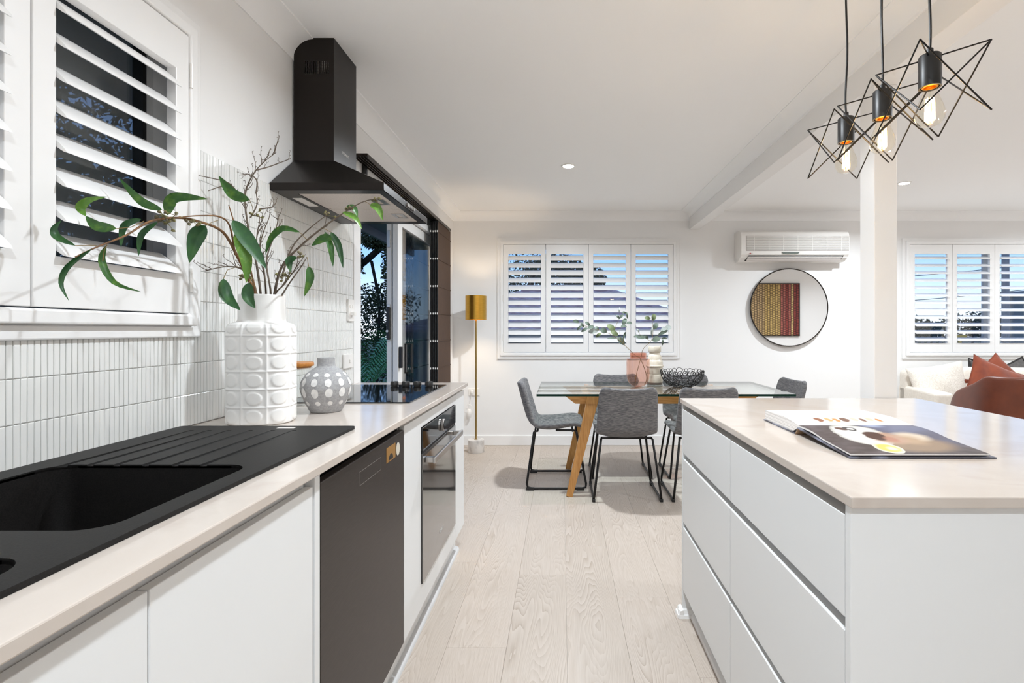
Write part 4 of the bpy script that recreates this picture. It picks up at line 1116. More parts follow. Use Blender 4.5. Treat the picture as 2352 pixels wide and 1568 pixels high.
def side_twigs(mb, line, r, count, length, t0=0.3, t1=1.0, rnd=None):
    rnd = rnd or random
    n = len(line) - 1
    for k in range(count):
        i = int((t0 + (t1 - t0) * (k + rnd.random()) / count) * n); i = min(max(i, 1), n)
        tg = (line[i] - line[i - 1]).normalized()
        d = (tg + Vector((rnd.uniform(-1, 1), rnd.uniform(-0.5, 0.5), rnd.uniform(-0.3, 1)))).normalized()
        L = length * rnd.uniform(0.4, 1)
        p = line[i]; pts = [p]; rr = [r]
        for s in range(4):
            d = (d + Vector((rnd.uniform(-0.35, 0.35), rnd.uniform(-0.2, 0.2), rnd.uniform(-0.25, 0.35)))).normalized()
            p = p + d * L / 4; pts.append(p); rr.append(r * (1 - (s + 1) * 0.14))
        for q in pts:
            if q.x < -1.075: break
        else:
            mb.tube(pts, rr, 5)
            for s in (1, 2, 3, 4):
                dd = Vector((rnd.uniform(-1, 1), rnd.uniform(-1, 1), rnd.uniform(-0.2, 1))).normalized()
                mb.cyl(pts[s], pts[s] + dd * 0.006, r * 0.8, 5, r * 0.5)

L, LD, LP = MT['leaf'], MT['leafdark'], MT['leafpale']
neck = (604, 1.60)
# 1: the long branch that leans to the window
g1 = empty('gum_branch', P(600, 740, 1.6), 'long leafy gum branch arching left from the white vase to the shutters', 'branch', 'branches in the white vase')
px1 = [(598, 800, 1.6), (592, 690, 1.59), (570, 640, 1.56), (546, 590, 1.52), (512, 533, 1.46), (455, 508, 1.37), (405, 500, 1.30), (345, 508, 1.22), (290, 540, 1.15), (225, 566, 1.08), (173, 590, 1.03)]
line, rr = twig_line(px1, 0.0055, 0.0013)
MB().tube(line, rr, 8).build('stem', MT['barkbrown'], g1, smooth=True)
line, rr = twig_line([(540, 585, 1.51), (528, 520, 1.47), (505, 498, 1.42), (460, 495, 1.36), (420, 498, 1.31)], 0.003, 0.0016)
MB().tube(line, rr, 6).build('twig', MT['barkbrown'], g1, smooth=True)
sp = [([(372, 482), (325, 462), (273, 408)], 1.22, 20, L), ([(384, 494), (400, 455), (478, 457)], 1.30, 26, L), ([(267, 525), (225, 520), (197, 496)], 1.14, 26, L),
      ([(197, 496), (184, 478), (205, 460), (246, 452)], 1.09, 20, LP), ([(173, 564), (132, 545), (125, 525), (141, 506)], 1.03, 17, LD), ([(324, 503), (285, 520), (278, 567)], 1.19, 16, LD),
      ([(362, 510), (325, 540), (318, 588)], 1.22, 14, LD), ([(212, 571), (158, 610), (140, 650), (158, 690)], 1.04, 12, LD), ([(244, 564), (234, 600), (263, 649), (324, 670)], 1.10, 15, L),
      ([(472, 518), (450, 545), (435, 603)], 1.36, 36, LD)]
for px, Y, w, m_ in sp: pix_leaf(px, Y, w, m_, g1)
MB().tube([P(173, 564, 1.03), P(200, 563, 1.06), P(222, 564, 1.08)], 0.0008, 5).build('leaf_stalk', MT['eucstem'], g1, smooth=True)
MB().tube([P(246, 562, 1.10), P(240, 572, 1.10), P(236, 600, 1.10)], 0.0009, 5).build('leaf_stalk', MT['eucstem'], g1, smooth=True)
MB().tube([P(267, 525, 1.14), P(300, 522, 1.16), P(330, 508, 1.2)], 0.0008, 5).build('leaf_stalk', MT['eucstem'], g1, smooth=True)
MB().tube([P(372, 482, 1.22), P(395, 492, 1.28), P(420, 499, 1.31)], 0.0008, 5).build('leaf_stalk', MT['eucstem'], g1, smooth=True)
MB().tube([P(472, 518, 1.36), P(488, 510, 1.4), P(502, 505, 1.42)], 0.0009, 5).build('leaf_stalk', MT['eucstem'], g1, smooth=True)
nuts(g1, (385, 512), 1.27, 9, 0.016); nuts(g1, (440, 506), 1.34, 6, 0.014); nuts(g1, (374, 492), 1.25, 4, 0.009)
# 2: drooping leaves over the rim
g2 = empty('gum_branch', P(585, 740, 1.56), 'short gum branch with broad leaves drooping over the white vase rim', 'branch', 'branches in the white vase')
line, rr = twig_line([(590, 800, 1.58), (588, 690, 1.56), (575, 620, 1.53), (552, 560, 1.50), (536, 505, 1.48), (525, 470, 1.46)], 0.004, 0.0013)
MB().tube(line, rr, 7).build('stem', MT['barkbrown'], g2, smooth=True)
for px, Y, w, m_ in [([(535, 506), (570, 555), (612, 618)], 1.47, 36, LD), ([(539, 537), (565, 590), (566, 649)], 1.49, 28, LP), ([(513, 640), (520, 680), (552, 712)], 1.49, 29, LD), ([(573, 649), (570, 680), (586, 708)], 1.47, 27, LD)]:
    pix_leaf(px, Y, w, m_, g2, twist=0.25)
MB().tube([P(513, 640, 1.49), P(522, 620, 1.5), P(545, 612, 1.52), P(575, 620, 1.53)], 0.001, 5).build('leaf_stalk', MT['eucstem'], g2, smooth=True)
MB().tube([P(573, 649, 1.47), P(578, 640, 1.5), P(584, 660, 1.55)], 0.001, 5).build('leaf_stalk', MT['eucstem'], g2, smooth=True)
nuts(g2, (558, 638), 1.52, 6, 0.012)
# 3: the right-hand branch under the hood
g3 = empty('gum_branch', P(625, 740, 1.62), 'slender gum branch reaching right under the range hood', 'branch', 'branches in the white vase')
line, rr = twig_line([(612, 800, 1.6), (628, 690, 1.62), (646, 615, 1.62), (690, 565, 1.62), (745, 520, 1.62), (800, 482, 1.62), (835, 463, 1.62), (870, 455, 1.62)], 0.0048, 0.0012)
mbs = MB().tube(line, rr, 7)
l2, r2 = twig_line([(646, 640, 1.64), (670, 570, 1.66), (705, 530, 1.67), (752, 492, 1.67)], 0.0032, 0.0012); mbs.tube(l2, r2, 6)
l3, r3 = twig_line([(640, 690, 1.60), (665, 650, 1.58), (690, 615, 1.56), (705, 590, 1.56)], 0.0028, 0.001); mbs.tube(l3, r3, 6)
side_twigs(mbs, line, 0.0011, 7, 0.07, 0.25, 0.6)
mbs.build('stem', MT['bark'], g3, smooth=True)
for px, Y, w, m_ in [([(709, 612), (712, 640), (699, 680)], 1.56, 19, L), ([(767, 547), (742, 548), (716, 564)], 1.60, 20, L), ([(746, 532), (760, 570), (765, 612)], 1.62, 15, L), ([(760, 533), (778, 565), (788, 615)], 1.60, 16, LD),
                     ([(850, 470), (868, 478), (879, 506)], 1.61, 18, LP), ([(787, 487), (815, 500), (831, 526)], 1.60, 14, LP), ([(794, 479), (812, 478), (821, 500)], 1.63, 16, L), ([(688, 533), (650, 525), (622, 548), (610, 585)], 1.58, 16, L), ([(682, 591), (664, 600), (668, 625)], 1.57, 18, LD)]:
    pix_leaf(px, Y, w, m_, g3)
nuts(g3, (690, 590), 1.58, 6, 0.012); nuts(g3, (655, 630), 1.6, 8, 0.014); nuts(g3, (752, 494), 1.66, 6, 0.011); nuts(g3, (862, 457), 1.62, 6, 0.009); nuts(g3, (800, 480), 1.62, 4, 0.008)
MB().tube([P(760, 533, 1.6), P(745, 525, 1.61), P(735, 526, 1.62)], 0.0009, 5).build('leaf_stalk', MT['eucstem'], g3, smooth=True)
MB().tube([P(709, 612, 1.56), P(707, 600, 1.56), P(705, 590, 1.56)], 0.0009, 5).build('leaf_stalk', MT['eucstem'], g3, smooth=True)
MB().tube([P(850, 470, 1.61), P(845, 466, 1.62), P(838, 463, 1.62)], 0.0007, 5).build('leaf_stalk', MT['eucstem'], g3, smooth=True)
MB().tube([P(688, 533, 1.58), P(700, 545, 1.6), P(705, 552, 1.62)], 0.0009, 5).build('leaf_stalk', MT['eucstem'], g3, smooth=True)
# 4, 5: bare twigs
rnd = random.Random(3)
g4 = empty('bare_twig', P(600, 740, 1.63), 'tall bare grey twig rising above the white vase', 'branch', 'branches in the white vase')
m4 = MB()
l4, r4 = twig_line([(604, 800, 1.62), (600, 690, 1.63), (588, 600, 1.64), (572, 530, 1.65), (563, 470, 1.65), (567, 430, 1.66), (585, 395, 1.66), (606, 372, 1.66), (634, 350, 1.66)], 0.0042, 0.001)
m4.tube(l4, r4, 7)
for br in ([(566, 470, 1.65), (548, 445, 1.63), (525, 420, 1.60), (490, 410, 1.57), (456, 403, 1.54)], [(535, 430, 1.61), (510, 428, 1.59), (478, 438, 1.56)], [(590, 390, 1.66), (620, 382, 1.68), (668, 364, 1.70)],
           [(588, 445, 1.63), (590, 415, 1.62), (572, 400, 1.62), (550, 402, 1.6)], [(575, 500, 1.66), (590, 470, 1.67), (588, 440, 1.66)], [(596, 480, 1.65), (625, 475, 1.67), (635, 462, 1.68)]):
    q, r_ = twig_line(br, 0.0026, 0.0011); m4.tube(q, r_, 6); side_twigs(m4, q, 0.0008, 3, 0.035, 0.3, 1.0, rnd)
side_twigs(m4, l4, 0.0014, 16, 0.075, 0.35, 1.0, rnd)
m4.build('stem', MT['bark'], g4, smooth=True)
nuts(g4, (582, 495), 1.62, 7, 0.012)
pix_leaf([(573, 459), (535, 445), (503, 404)], 1.50, 26, L, g4, 0.2)
MB().tube([P(573, 459, 1.50), P(580, 475, 1.56), P(582, 490, 1.62)], 0.0009, 5).build('leaf_stalk', MT['eucstem'], g4, smooth=True)
g5 = empty('bare_twig', P(615, 740, 1.61), 'tangle of fine bare twigs at the mouth of the white vase', 'branch', 'branches in the white vase')
m5 = MB()
for k, br in enumerate(([(612, 800, 1.61), (612, 690, 1.61), (606, 620, 1.6), (598, 560, 1.6), (618, 500, 1.61)], [(608, 760, 1.6), (622, 680, 1.6), (612, 600, 1.62), (630, 540, 1.63), (640, 500, 1.64)],
                        [(600, 760, 1.6), (586, 660, 1.58), (558, 620, 1.56), (520, 612, 1.53), (470, 622, 1.49)], [(606, 760, 1.62), (610, 650, 1.64), (590, 560, 1.65), (596, 510, 1.66)],
                        [(610, 760, 1.6), (630, 680, 1.6), (655, 650, 1.6), (690, 600, 1.6)])):
    q, r_ = twig_line(br, 0.0034, 0.0012); m5.tube(q, r_, 6); side_twigs(m5, q, 0.0013, 9, 0.07, 0.45, 1.0, rnd)
m5.build('stem', MT['bark'], g5, smooth=True)

# ================================================================ DINING
TX0, TX1, TY0, TY1, TZ = -0.178, 1.655, 3.58, 4.45, 0.745
tb = empty('dining_table', ((TX0 + TX1) / 2, (TY0 + TY1) / 2, 0), 'glass topped dining table on splayed oak legs', 'table')
gt = MB()
gt.box(TX0, TX1, TY0, TY1, TZ - 0.016, TZ)
gt.m = [0, 0, 1, 1, 1, 1]
gt.build('glass_top', [MT['tableglass'], MT['glassedge']], tb)
def chamfered(y0, y1, z0, z1, x0, x1, c):
    return MB().prism([(x0, z1), (x0 + c * 1.2, z0), (x1 - c * 1.2, z0), (x1, z1)], lambda a, b, t: (a, t, b), y0, y1)
for yy in (3.735, 4.255):
    chamfered(yy, yy + 0.04, 0.655, TZ - 0.021, 0.01, 1.467, 0.075).build('rail', MT['oakx'], tb, bev=0.003)
for xx in (0.155, 1.27):
    boxobj('cross_rail', (xx, xx + 0.05, 3.776, 4.254, 0.665, TZ - 0.018), MT['oak'], tb, 0.003)
for sx in (0, 1):
    for sy in (0, 1):
        fx = 0.055 if sx == 0 else 1.422
        tx = 0.235 if sx == 0 else 1.242
        fy, ty = (3.655, 3.705) if sy == 0 else (4.375, 4.325)
        MB().bar((fx, fy, 0.0), (tx, ty, TZ - 0.018), 0.046, 0.036, up=(0, 1, 0), w2=0.085, h2=0.05).build('leg', MT['oak'], tb, bev=0.003)
        MB().lathe([(0.016, 0), (0.016, 0.0045)], (tx, ty, TZ - 0.0212), 20).build('glass_pad', MT['clear_glass'], tb, smooth=True)

def make_chair():
    """facing +Y, origin on the floor under the seat"""
    root = empty('dining_chair', (0, 0, 0))
    prof = [(0.205, 0.452), (0.19, 0.470), (0.12, 0.468), (0.02, 0.458), (-0.08, 0.452), (-0.155, 0.462), (-0.205, 0.505), (-0.232, 0.575), (-0.255, 0.66), (-0.278, 0.745), (-0.292, 0.795)]
    line = spline([Vector((0, a, b)) for a, b in prof], 40)
    def shell(u, v):
        s = u * 2 - 1
        i = v * 40; k = min(int(i), 39); f = i - k
        p = line[k].lerp(line[k + 1], f)
        hw = 0.222 if v < 0.45 else 0.222 - 0.022 * (v - 0.45) / 0.55
        # rounded corners at seat front and back top
        for e0, sgn in ((0.0, 1), (1.0, -1)):
            dist = abs(v - e0)
            lim = 0.10
            if dist < lim:
                hw *= 0.80 + 0.20 * math.sqrt(max(0, 1 - ((lim - dist) / lim) ** 2))
        wing = abs(s) ** 2.4
        back = min(max((v - 0.42) / 0.25, 0), 1)
        y = p.y + wing * 0.062 * back * (1 - 0.35 * v)
        z = p.z + wing * 0.030 * (1 - back) * min(v * 5, 1) + (wing * 0.012 if v > 0.93 else 0)
        if 0.18 < v < 0.52: z -= 0.018 * (1 - s * s) * math.sin(PI * (v - 0.18) / 0.34)
        return (s * hw, y, z)
    MB().surf(shell, 17, 27).build('seat_shell', MT['fabric'], root, smooth=70, fix=False, mods=[('SOLIDIFY', dict(thickness=0.034, offset=0.0)), ('SUBSURF', dict(levels=1, render_levels=1))])
    for s in (-1, 1):
        pts = [(s * 0.175, -0.135, 0.432), (s * 0.182, -0.165, 0.425), (s * 0.232, -0.215, 0.05), (s * 0.235, -0.208, 0.022), (s * 0.236, -0.17, 0.013), (s * 0.236, 0.19, 0.013), (s * 0.235, 0.225, 0.022), (s * 0.232, 0.228, 0.05), (s * 0.182, 0.155, 0.430), (s * 0.175, 0.13, 0.437), (s * 0.172, 0.0, 0.437)]
        lg = MB().tube(pts, 0.0085, 8).build('sled_leg', MT['blackmetal'], root, smooth=60)
        for yy in (-0.19, 0.185):
            boxobj('glide', (s * 0.236 - 0.011, s * 0.236 + 0.011, yy - 0.03, yy + 0.03, 0.0, 0.022), MT['black'], lg, 0.003)
    for yy in (-0.138, 0.128):
        MB().cyl((-0.176, yy, 0.432), (0.176, yy, 0.432), 0.0085, 8).build('cross_bar', MT['blackmetal'], root, smooth=True)
    return root
chair = make_chair()
seats = [(-0.045, 4.03, -PI / 2, 'grey fabric dining chair at the lamp end of the table'),
         (0.460, 3.745, 0, 'grey fabric dining chair with its back to the camera, beside the oak leg'),
         (1.015, 3.745, 0, 'grey fabric dining chair partly hidden by the island corner'),
         (1.60, 4.05, PI / 2 + 0.08, 'grey fabric dining chair at the table end near the post'),
         (0.485, 4.29, PI, 'grey fabric dining chair across the table behind the pink vase'),
         (1.105, 4.29, PI, 'grey fabric dining chair across the table behind the wire bowl')]
for i, (x, y, a, lb) in enumerate(seats):
    c = chair if i == 0 else copy_tree(chair)
    c.location = (x, y, 0); c.rotation_euler = (0, 0, a)
    tag(c, lb, 'chair', 'grey chairs around the dining table')

# blush glass vase
PV = Vector((0.612, 4.06, TZ + 0.0005))
pv = empty('glass_vase', PV, 'blush pink glass vase holding eucalyptus on the dining table', 'vase')
pp = [(0.028, 0.0), (0.05, 0.006), (0.075, 0.03), (0.089, 0.065), (0.0935, 0.10), (0.0935, 0.218), (0.091, 0.224), (0.069, 0.228), (0.066, 0.232), (0.066, 0.268), (0.0645, 0.270), (0.0625, 0.268), (0.0625, 0.236), (0.064, 0.2255)]
MB().lathe(pp, PV, 48, cap=False).build('glass_body', MT['pinkglass'], pv, smooth=True)
MB().lathe([(0.002, 0.001), (0.028, 0.0012), (0.03, 0.006), (0.001, 0.008)], PV, 32, cap=False).build('glass_foot', MT['pinkglass'], pv, smooth=True)
# cream totem vase
CV = Vector((0.778, 4.24, TZ + 0.0005))
cv = empty('totem_vase', CV, 'tall cream glazed vase of stacked rings on the dining table', 'vase')
cp = [(0.066, 0.018), (0.068, 0.03), (0.068, 0.078), (0.066, 0.083), (0.064, 0.086), (0.066, 0.090), (0.067, 0.094), (0.066, 0.140), (0.067, 0.144), (0.073, 0.150), (0.073, 0.157), (0.068, 0.162), (0.067, 0.166), (0.067, 0.190), (0.063, 0.197), (0.057, 0.202), (0.056, 0.206), (0.056, 0.236), (0.052, 0.242), (0.046, 0.246), (0.044, 0.25), (0.044, 0.264), (0.050, 0.268), (0.053, 0.272), (0.053, 0.312), (0.050, 0.316), (0.046, 0.314), (0.045, 0.27)]
MB().lathe(cp, CV, 40, cap=True).build('body', MT['cream_glaze'], cv, smooth=True)
MB().lathe([(0.060, 0.0), (0.064, 0.002), (0.066, 0.018)], CV, 40).build('foot', MT['rawclay'], cv, smooth=True)
# bowl of rings
BC = Vector((0.957, 4.03, TZ + 0.0005))
bo = empty('ring_bowl', BC, 'black wire bowl made of welded rings on the dining table', 'bowl')
tor = MB()
def torus_pts(R, r, n=18, k=6):
    vs, fs = [], []
    for i in range(n):
        a = 2 * PI * i / n
        for j in range(k):
            b = 2 * PI * j / k
            vs.append(((R + r * math.cos(b)) * math.cos(a), (R + r * math.cos(b)) * math.sin(a), r * math.sin(b)))
    for i in range(n):
        for j in range(k):
            fs.append((i * k + j, ((i + 1) % n) * k + j, ((i + 1) % n) * k + (j + 1) % k, i * k + (j + 1) % k))
    return vs, fs
ring_me = {}
for R in (0.0085, 0.013, 0.018, 0.0235):
    ring_me[R] = MB().add(*torus_pts(R, 0.0021)).mesh('ring', [MT['blackmetal']], Vector((0, 0, 0)), smooth=60)
rb = random.Random(11)
placed = []
def bowl_pt(a, t):                       # t 0 at foot, 1 at rim
    r = 0.055 + (0.170 - 0.055) * math.sin(t * PI / 2 * 0.98)
    z = 0.125 * (1 - math.cos(t * PI / 2)) ** 0.95 + 0.004
    return Vector((r * math.cos(a), r * math.sin(a), z))
def try_ring(a, t, R, slack):
    p = bowl_pt(a, t)
    for q, R2 in placed:
        if (p - q).length < (R + R2) * slack: return
    placed.append((p, R))
    da, dt = (bowl_pt(a + 0.02, t) - p), (bowl_pt(a, min(t + 0.02, 1.02)) - p)
    nrm = da.cross(dt).normalized()
    o = link('ring', ring_me[R], BC + p, bo)
    o.rotation_euler = nrm.to_track_quat('Z', 'Y').to_euler()
a = 0
while a < 2 * PI - 0.10:
    R = rb.choice((0.013, 0.018, 0.0235, 0.0085)); a += R / 0.165
    try_ring(a, 0.97 - R * 1.2, R, 0.80); a += R / 0.165
for R, tries in ((0.0235, 260), (0.018, 500), (0.013, 900), (0.0085, 1400)):
    for _ in range(tries):
        if len(placed) > 175: break
        try_ring(rb.uniform(0, 2 * PI), rb.uniform(0.03, 0.93), R, 0.93)
vs, fs = torus_pts(0.052, 0.003, 40, 6)
MB().add([Vector(v) + BC + Vector((0, 0, 0.003)) for v in vs], fs).build('base_ring', MT['blackmetal'], bo, smooth=True)

# eucalyptus stems in the blush vase
def ep(cx, cy, Y=4.06): return (1290 + cx / 6.357, 690 + cy / 6.357, Y)
def euc(stem_px, side_px, leaves, label, base):
    root = empty('eucalyptus_stem', base, label, 'branch', 'eucalyptus stems in the pink vase')
    q, r_ = twig_line(stem_px, 0.0028, 0.001); MB().tube(q, r_, 6).build('stem', MT['eucstem'], root, smooth=True)
    for s in side_px:
        q, r_ = twig_line(s, 0.0015, 0.0007); MB().tube(q, r_, 5).build('twig', MT['eucstem'], root, smooth=True)
    for (cx, cy, rx, ry, ang, key) in leaves:
        Y = 4.06 + random.uniform(-0.05, 0.05)
        ca, sa = math.cos(math.radians(ang)), math.sin(math.radians(ang))
        a_, b_ = (cx - rx * ca, cy + rx * sa), (cx + rx * ca, cy - rx * sa)
        pix_leaf([ep(*a_)[:2], ep(*b_)[:2]], Y, 2 * ry / 6.357, MT[key], root, 0.4, 0.15, peak=0.5)
ek, eg, el_ = 'eucleaf', 'eucgreen', 'eucpale'
euc([ep(1212, 1235), ep(1240, 1100), ep(1150, 850, 4.04), ep(1080, 805, 4.02), ep(960, 690), ep(830, 570), ep(690, 480), ep(540, 430), ep(400, 390), ep(280, 350), ep(225, 310)],
    [[ep(870, 600), ep(860, 540), ep(850, 450), ep(870, 390), ep(915, 330)], [ep(780, 420), ep(800, 350), ep(845, 250), ep(850, 160)], [ep(900, 620), ep(905, 560), ep(940, 470)]],
    [(210, 310, 45, 28, -15, ek), (300, 358, 40, 20, -55, ek), (262, 400, 50, 20, 40, ek), (380, 345, 48, 24, -40, ek), (335, 430, 55, 24, 30, ek), (430, 392, 48, 30, 10, ek), (462, 452, 72, 42, 8, el_), (512, 412, 38, 30, -40, ek),
     (610, 445, 52, 45, -20, ek), (722, 402, 75, 48, -40, eg), (772, 482, 62, 38, -30, eg), (538, 508, 48, 24, 35, eg), (732, 552, 66, 14, 2, ek), (868, 592, 75, 45, -48, ek), (917, 510, 62, 16, 70, ek), (818, 240, 34, 18, -50, ek),
     (872, 238, 48, 20, 42, ek), (952, 215, 52, 15, -80, ek), (917, 312, 56, 38, 65, ek), (908, 380, 44, 28, 0, ek), (988, 332, 42, 24, 0, ek), (845, 140, 40, 11, 82, el_), (908, 182, 32, 16, -10, ek)],
    'silvery eucalyptus stem leaning left out of the pink vase', PV + Vector((0.02, 0, 0.02)))
euc([ep(1072, 1230), ep(1085, 1110), ep(1150, 860, 4.08), ep(1165, 800, 4.09), ep(1195, 700), ep(1310, 580), ep(1335, 450), ep(1325, 320), ep(1300, 255)],
    [[ep(1310, 580), ep(1400, 520), ep(1500, 450), ep(1550, 400)], [ep(1300, 590), ep(1230, 555), ep(1140, 490), ep(1115, 440)], [ep(1400, 520), ep(1460, 560), ep(1500, 555)]],
    [(1250, 262, 42, 30, -10, eg), (1345, 245, 52, 36, 80, eg), (1370, 375, 54, 42, 60, ek), (1316, 440, 66, 16, 82, el_), (1112, 440, 36, 14, -60, el_), (1090, 526, 40, 20, 10, ek), (1160, 540, 60, 34, 0, ek), (1232, 540, 38, 24, -20, ek),
     (1480, 470, 78, 28, 25, ek), (1552, 402, 50, 42, 20, el_), (1490, 420, 46, 34, 20, el_), (1380, 566, 60, 48, 20, ek), (1500, 556, 42, 17, -5, ek), (1474, 612, 46, 16, 85, ek)],
    'silvery eucalyptus stem leaning right out of the pink vase', PV + Vector((-0.02, 0, 0.02)))

# ================================================================ FLOOR LAMP, MIRROR, AIR CONDITIONER
LX, LY = -0.842, 4.985
fl_ = empty('floor_lamp', (LX, LY, 0), 'brass floor lamp with gold drum shade and marble base', 'lamp')
MB().lathe([(0.078, 0.0), (0.080, 0.003), (0.080, 0.121), (0.077, 0.124)], (LX, LY, 0), 48).build('base', MT['marble'], fl_, smooth=True)
MB().lathe([(0.017, 0.124), (0.017, 0.128), (0.006, 0.13)], (LX, LY, 0), 20).build('collar', MT['pole_gold'], fl_, smooth=True)
MB().cyl((LX, LY, 0.124), (LX, LY, 1.40), 0.0085, 14).build('pole', MT['pole_gold'], fl_, smooth=True)
sh = MB().lathe([(0.101, 1.298), (0.103, 1.298), (0.103, 1.533), (0.101, 1.533), (0.101, 1.298)], (LX, LY, 0), 56, cap=False).build('lamp_shade', MT['gold'], fl_, smooth=True)
for k in range(3):
    a = 2 * PI * k / 3 + 0.4
    MB().cyl((LX, LY, 1.395), (LX + 0.101 * math.cos(a), LY + 0.101 * math.sin(a), 1.395), 0.0018, 6).build('shade_spoke', MT['pole_gold'], sh)
MB().lathe([(0.002, 1.40), (0.014, 1.40), (0.014, 1.43), (0.028, 1.46), (0.030, 1.48), (0.022, 1.503), (0.002, 1.51)], (LX, LY, 0), 20, cap=False).build('light_bulb', mat('warm_bulb', (1, 0.85, 0.6, 1), emit=(1, 0.72, 0.42, 1), estr=6), fl_, smooth=True)
ld = bpy.data.lights.new('lamp_glow', 'POINT'); ld.energy = 5.2; ld.color = (1.0, 0.76, 0.5); ld.shadow_soft_size = 0.035
lo = bpy.data.objects.new('lamp_glow', ld); col.objects.link(lo); lo.parent = fl_; lo.location = (0, 0, 1.425)
crd = spline([(LX - 0.07, LY + 0.03, 0.006), (-1.0, 5.08, 0.004), (-1.03, 5.20, 0.02), (-1.02, 5.255, 0.18), (-0.975, 5.25, 0.30), (-0.945, 5.245, 0.36), (-0.985, 5.24, 0.40), (-0.96, 5.245, 0.43), (-0.90, 5.24, 0.38), (-0.945, 5.245, 0.43), (-0.935, 5.25, 0.50), (-0.928, 5.256, 0.535)], 66)
MB().tube(crd, 0.0028, 6).build('power_cord', MT['white_plastic'], fl_, smooth=True)
MB().lathe([(0.014, -0.045), (0.022, -0.035), (0.024, 0.0), (0.022, 0.035), (0.014, 0.045)], (-0.955, 5.235, 0.335), 16).build('cord_dimmer', MT['white_plastic'], fl_, smooth=True)
MB().lathe([(0.008, -0.03), (0.014, -0.02), (0.016, 0.012), (0.012, 0.018)], (-0.928, 5.255, 0.553), 14).build('plug', MT['white_plastic'], fl_, smooth=True)
po = empty('power_point', (-0.90, FY, 0.53), 'white double power point low on the wall behind the floor lamp', 'power point')
boxobj('plate', (-0.968, -0.852, FY - 0.011, FY - 0.0005, 0.515, 0.588), MT['white_plastic'], po, 0.002)
for xx in (-0.945, -0.885): boxobj('rocker', (xx, xx + 0.011, FY - 0.014, FY - 0.0105, 0.568, 0.582), MT['white_plastic'], po, 0.001)

MC = Vector((2.352, FY - 0.032, 1.43))
mi = empty('round_mirror', MC + Vector((0, 0, -0.405)), 'round wall mirror in a thin dark frame', 'mirror')
vs, fs = torus_pts(0.400, 0.006, 96, 8)
MB().add([Vector((v[0], v[2] * 2.0, v[1])) + MC for v in vs], fs).build('frame', MT['dark_rail'], mi, smooth=60)
MB().prism([(0.397 * math.cos(2 * PI * k / 96), 0.397 * math.sin(2 * PI * k / 96)) for k in range(96)], lambda a, b, t: (MC.x + a, MC.y + t, MC.z + b), -0.004, 0.002).build('mirror_glass', MT['mirror'], mi)
MB().prism([(0.39 * math.cos(2 * PI * k / 48), 0.39 * math.sin(2 * PI * k / 48)) for k in range(48)], lambda a, b, t: (MC.x + a, MC.y + t, MC.z + b), 0.0022, 0.031).build('backing', MT['black'], mi)

ac = empty('air_conditioner', (2.34, FY - 0.1, 1.89), 'white split system air conditioner mounted above the round mirror', 'air conditioner')
AX0, AX1 = 1.80, 2.885
apf = [(5.279, 1.905), (5.279, 2.20), (5.20, 2.207), (5.135, 2.20), (5.10, 2.178), (5.085, 2.145), (5.083, 2.09), (5.083, 1.985), (5.09, 1.955), (5.113, 1.935), (5.113, 1.93), (5.135, 1.918), (5.165, 1.90), (5.20, 1.893), (5.25, 1.893)]
body = MB().prism(apf, lambda a, b, t: (t, a, b), AX0, AX1).build('housing', MT['white_plastic'], ac, smooth=30, bev=0.012, seg=3)
boxobj('grille_back', (AX0 + 0.05, AX1 - 0.006, 5.0815, 5.084, 1.99, 2.140), MT['grillback'], ac)
for k in range(14):
    zz = 1.995 + k * 0.0105
    boxobj('grille_slat', (AX0 + 0.052, AX1 - 0.007, 5.0765, 5.0812, zz, zz + 0.0058), MT['white_plastic'], ac, 0.001)
for k in range(7):
    xx = AX0 + 0.13 + k * 0.145
    boxobj('grille_rib', (xx, xx + 0.004, 5.0778, 5.0815, 1.992, 2.139), MT['white_plastic'], ac)
MB().prism([(2.205, 1.977), (2.385, 1.977), (2.368, 1.961), (2.222, 1.961)], lambda a, b, t: (a, t, b), 5.078, 5.084).build('display_panel', MT['display'], ac)
MB().add([(AX0 + 0.08, 5.099, 1.947), (AX1 - 0.05, 5.099, 1.947), (AX1 - 0.06, 5.16, 1.900), (AX0 + 0.06, 5.16, 1.900), (AX0 + 0.08, 5.094, 1.944), (AX1 - 0.05, 5.094, 1.944), (AX1 - 0.06, 5.155, 1.897), (AX0 + 0.06, 5.155, 1.897)],
         [(0, 3, 2, 1), (4, 5, 6, 7), (0, 1, 5, 4), (1, 2, 6, 5), (2, 3, 7, 6), (3, 0, 4, 7)]).build('outlet', MT['outlet_shade'], ac)
MB().bar((AX0 + 0.075, 5.108, 1.928), (AX1 - 0.06, 5.108, 1.928), 0.020, 0.008, up=(0, 0.6, 0.8)).build('vane', MT['vane'], ac, bev=0.003)
MB().bar((AX0 + 0.07, 5.128, 1.908), (AX1 - 0.065, 5.128, 1.908), 0.030, 0.007, up=(0, 0.7, 0.7)).build('vane', MT['vane'], ac, bev=0.003)
MB().prism([(1.890 + 0.0055 * math.cos(2 * PI * k / 20), 1.965 + 0.0055 * math.sin(2 * PI * k / 20)) for k in range(20)], lambda a, b, t: (a, t, b), 5.0795, 5.0865).build('logo_disc', MT['red'], ac)
lettering('logo_lettering', 'LG', 0.012, Matrix.Translation((1.905, 5.0795, 1.965)) @ Matrix.Rotation(PI / 2, 4, 'X'), MT['print_grey'], ac, 0.003)

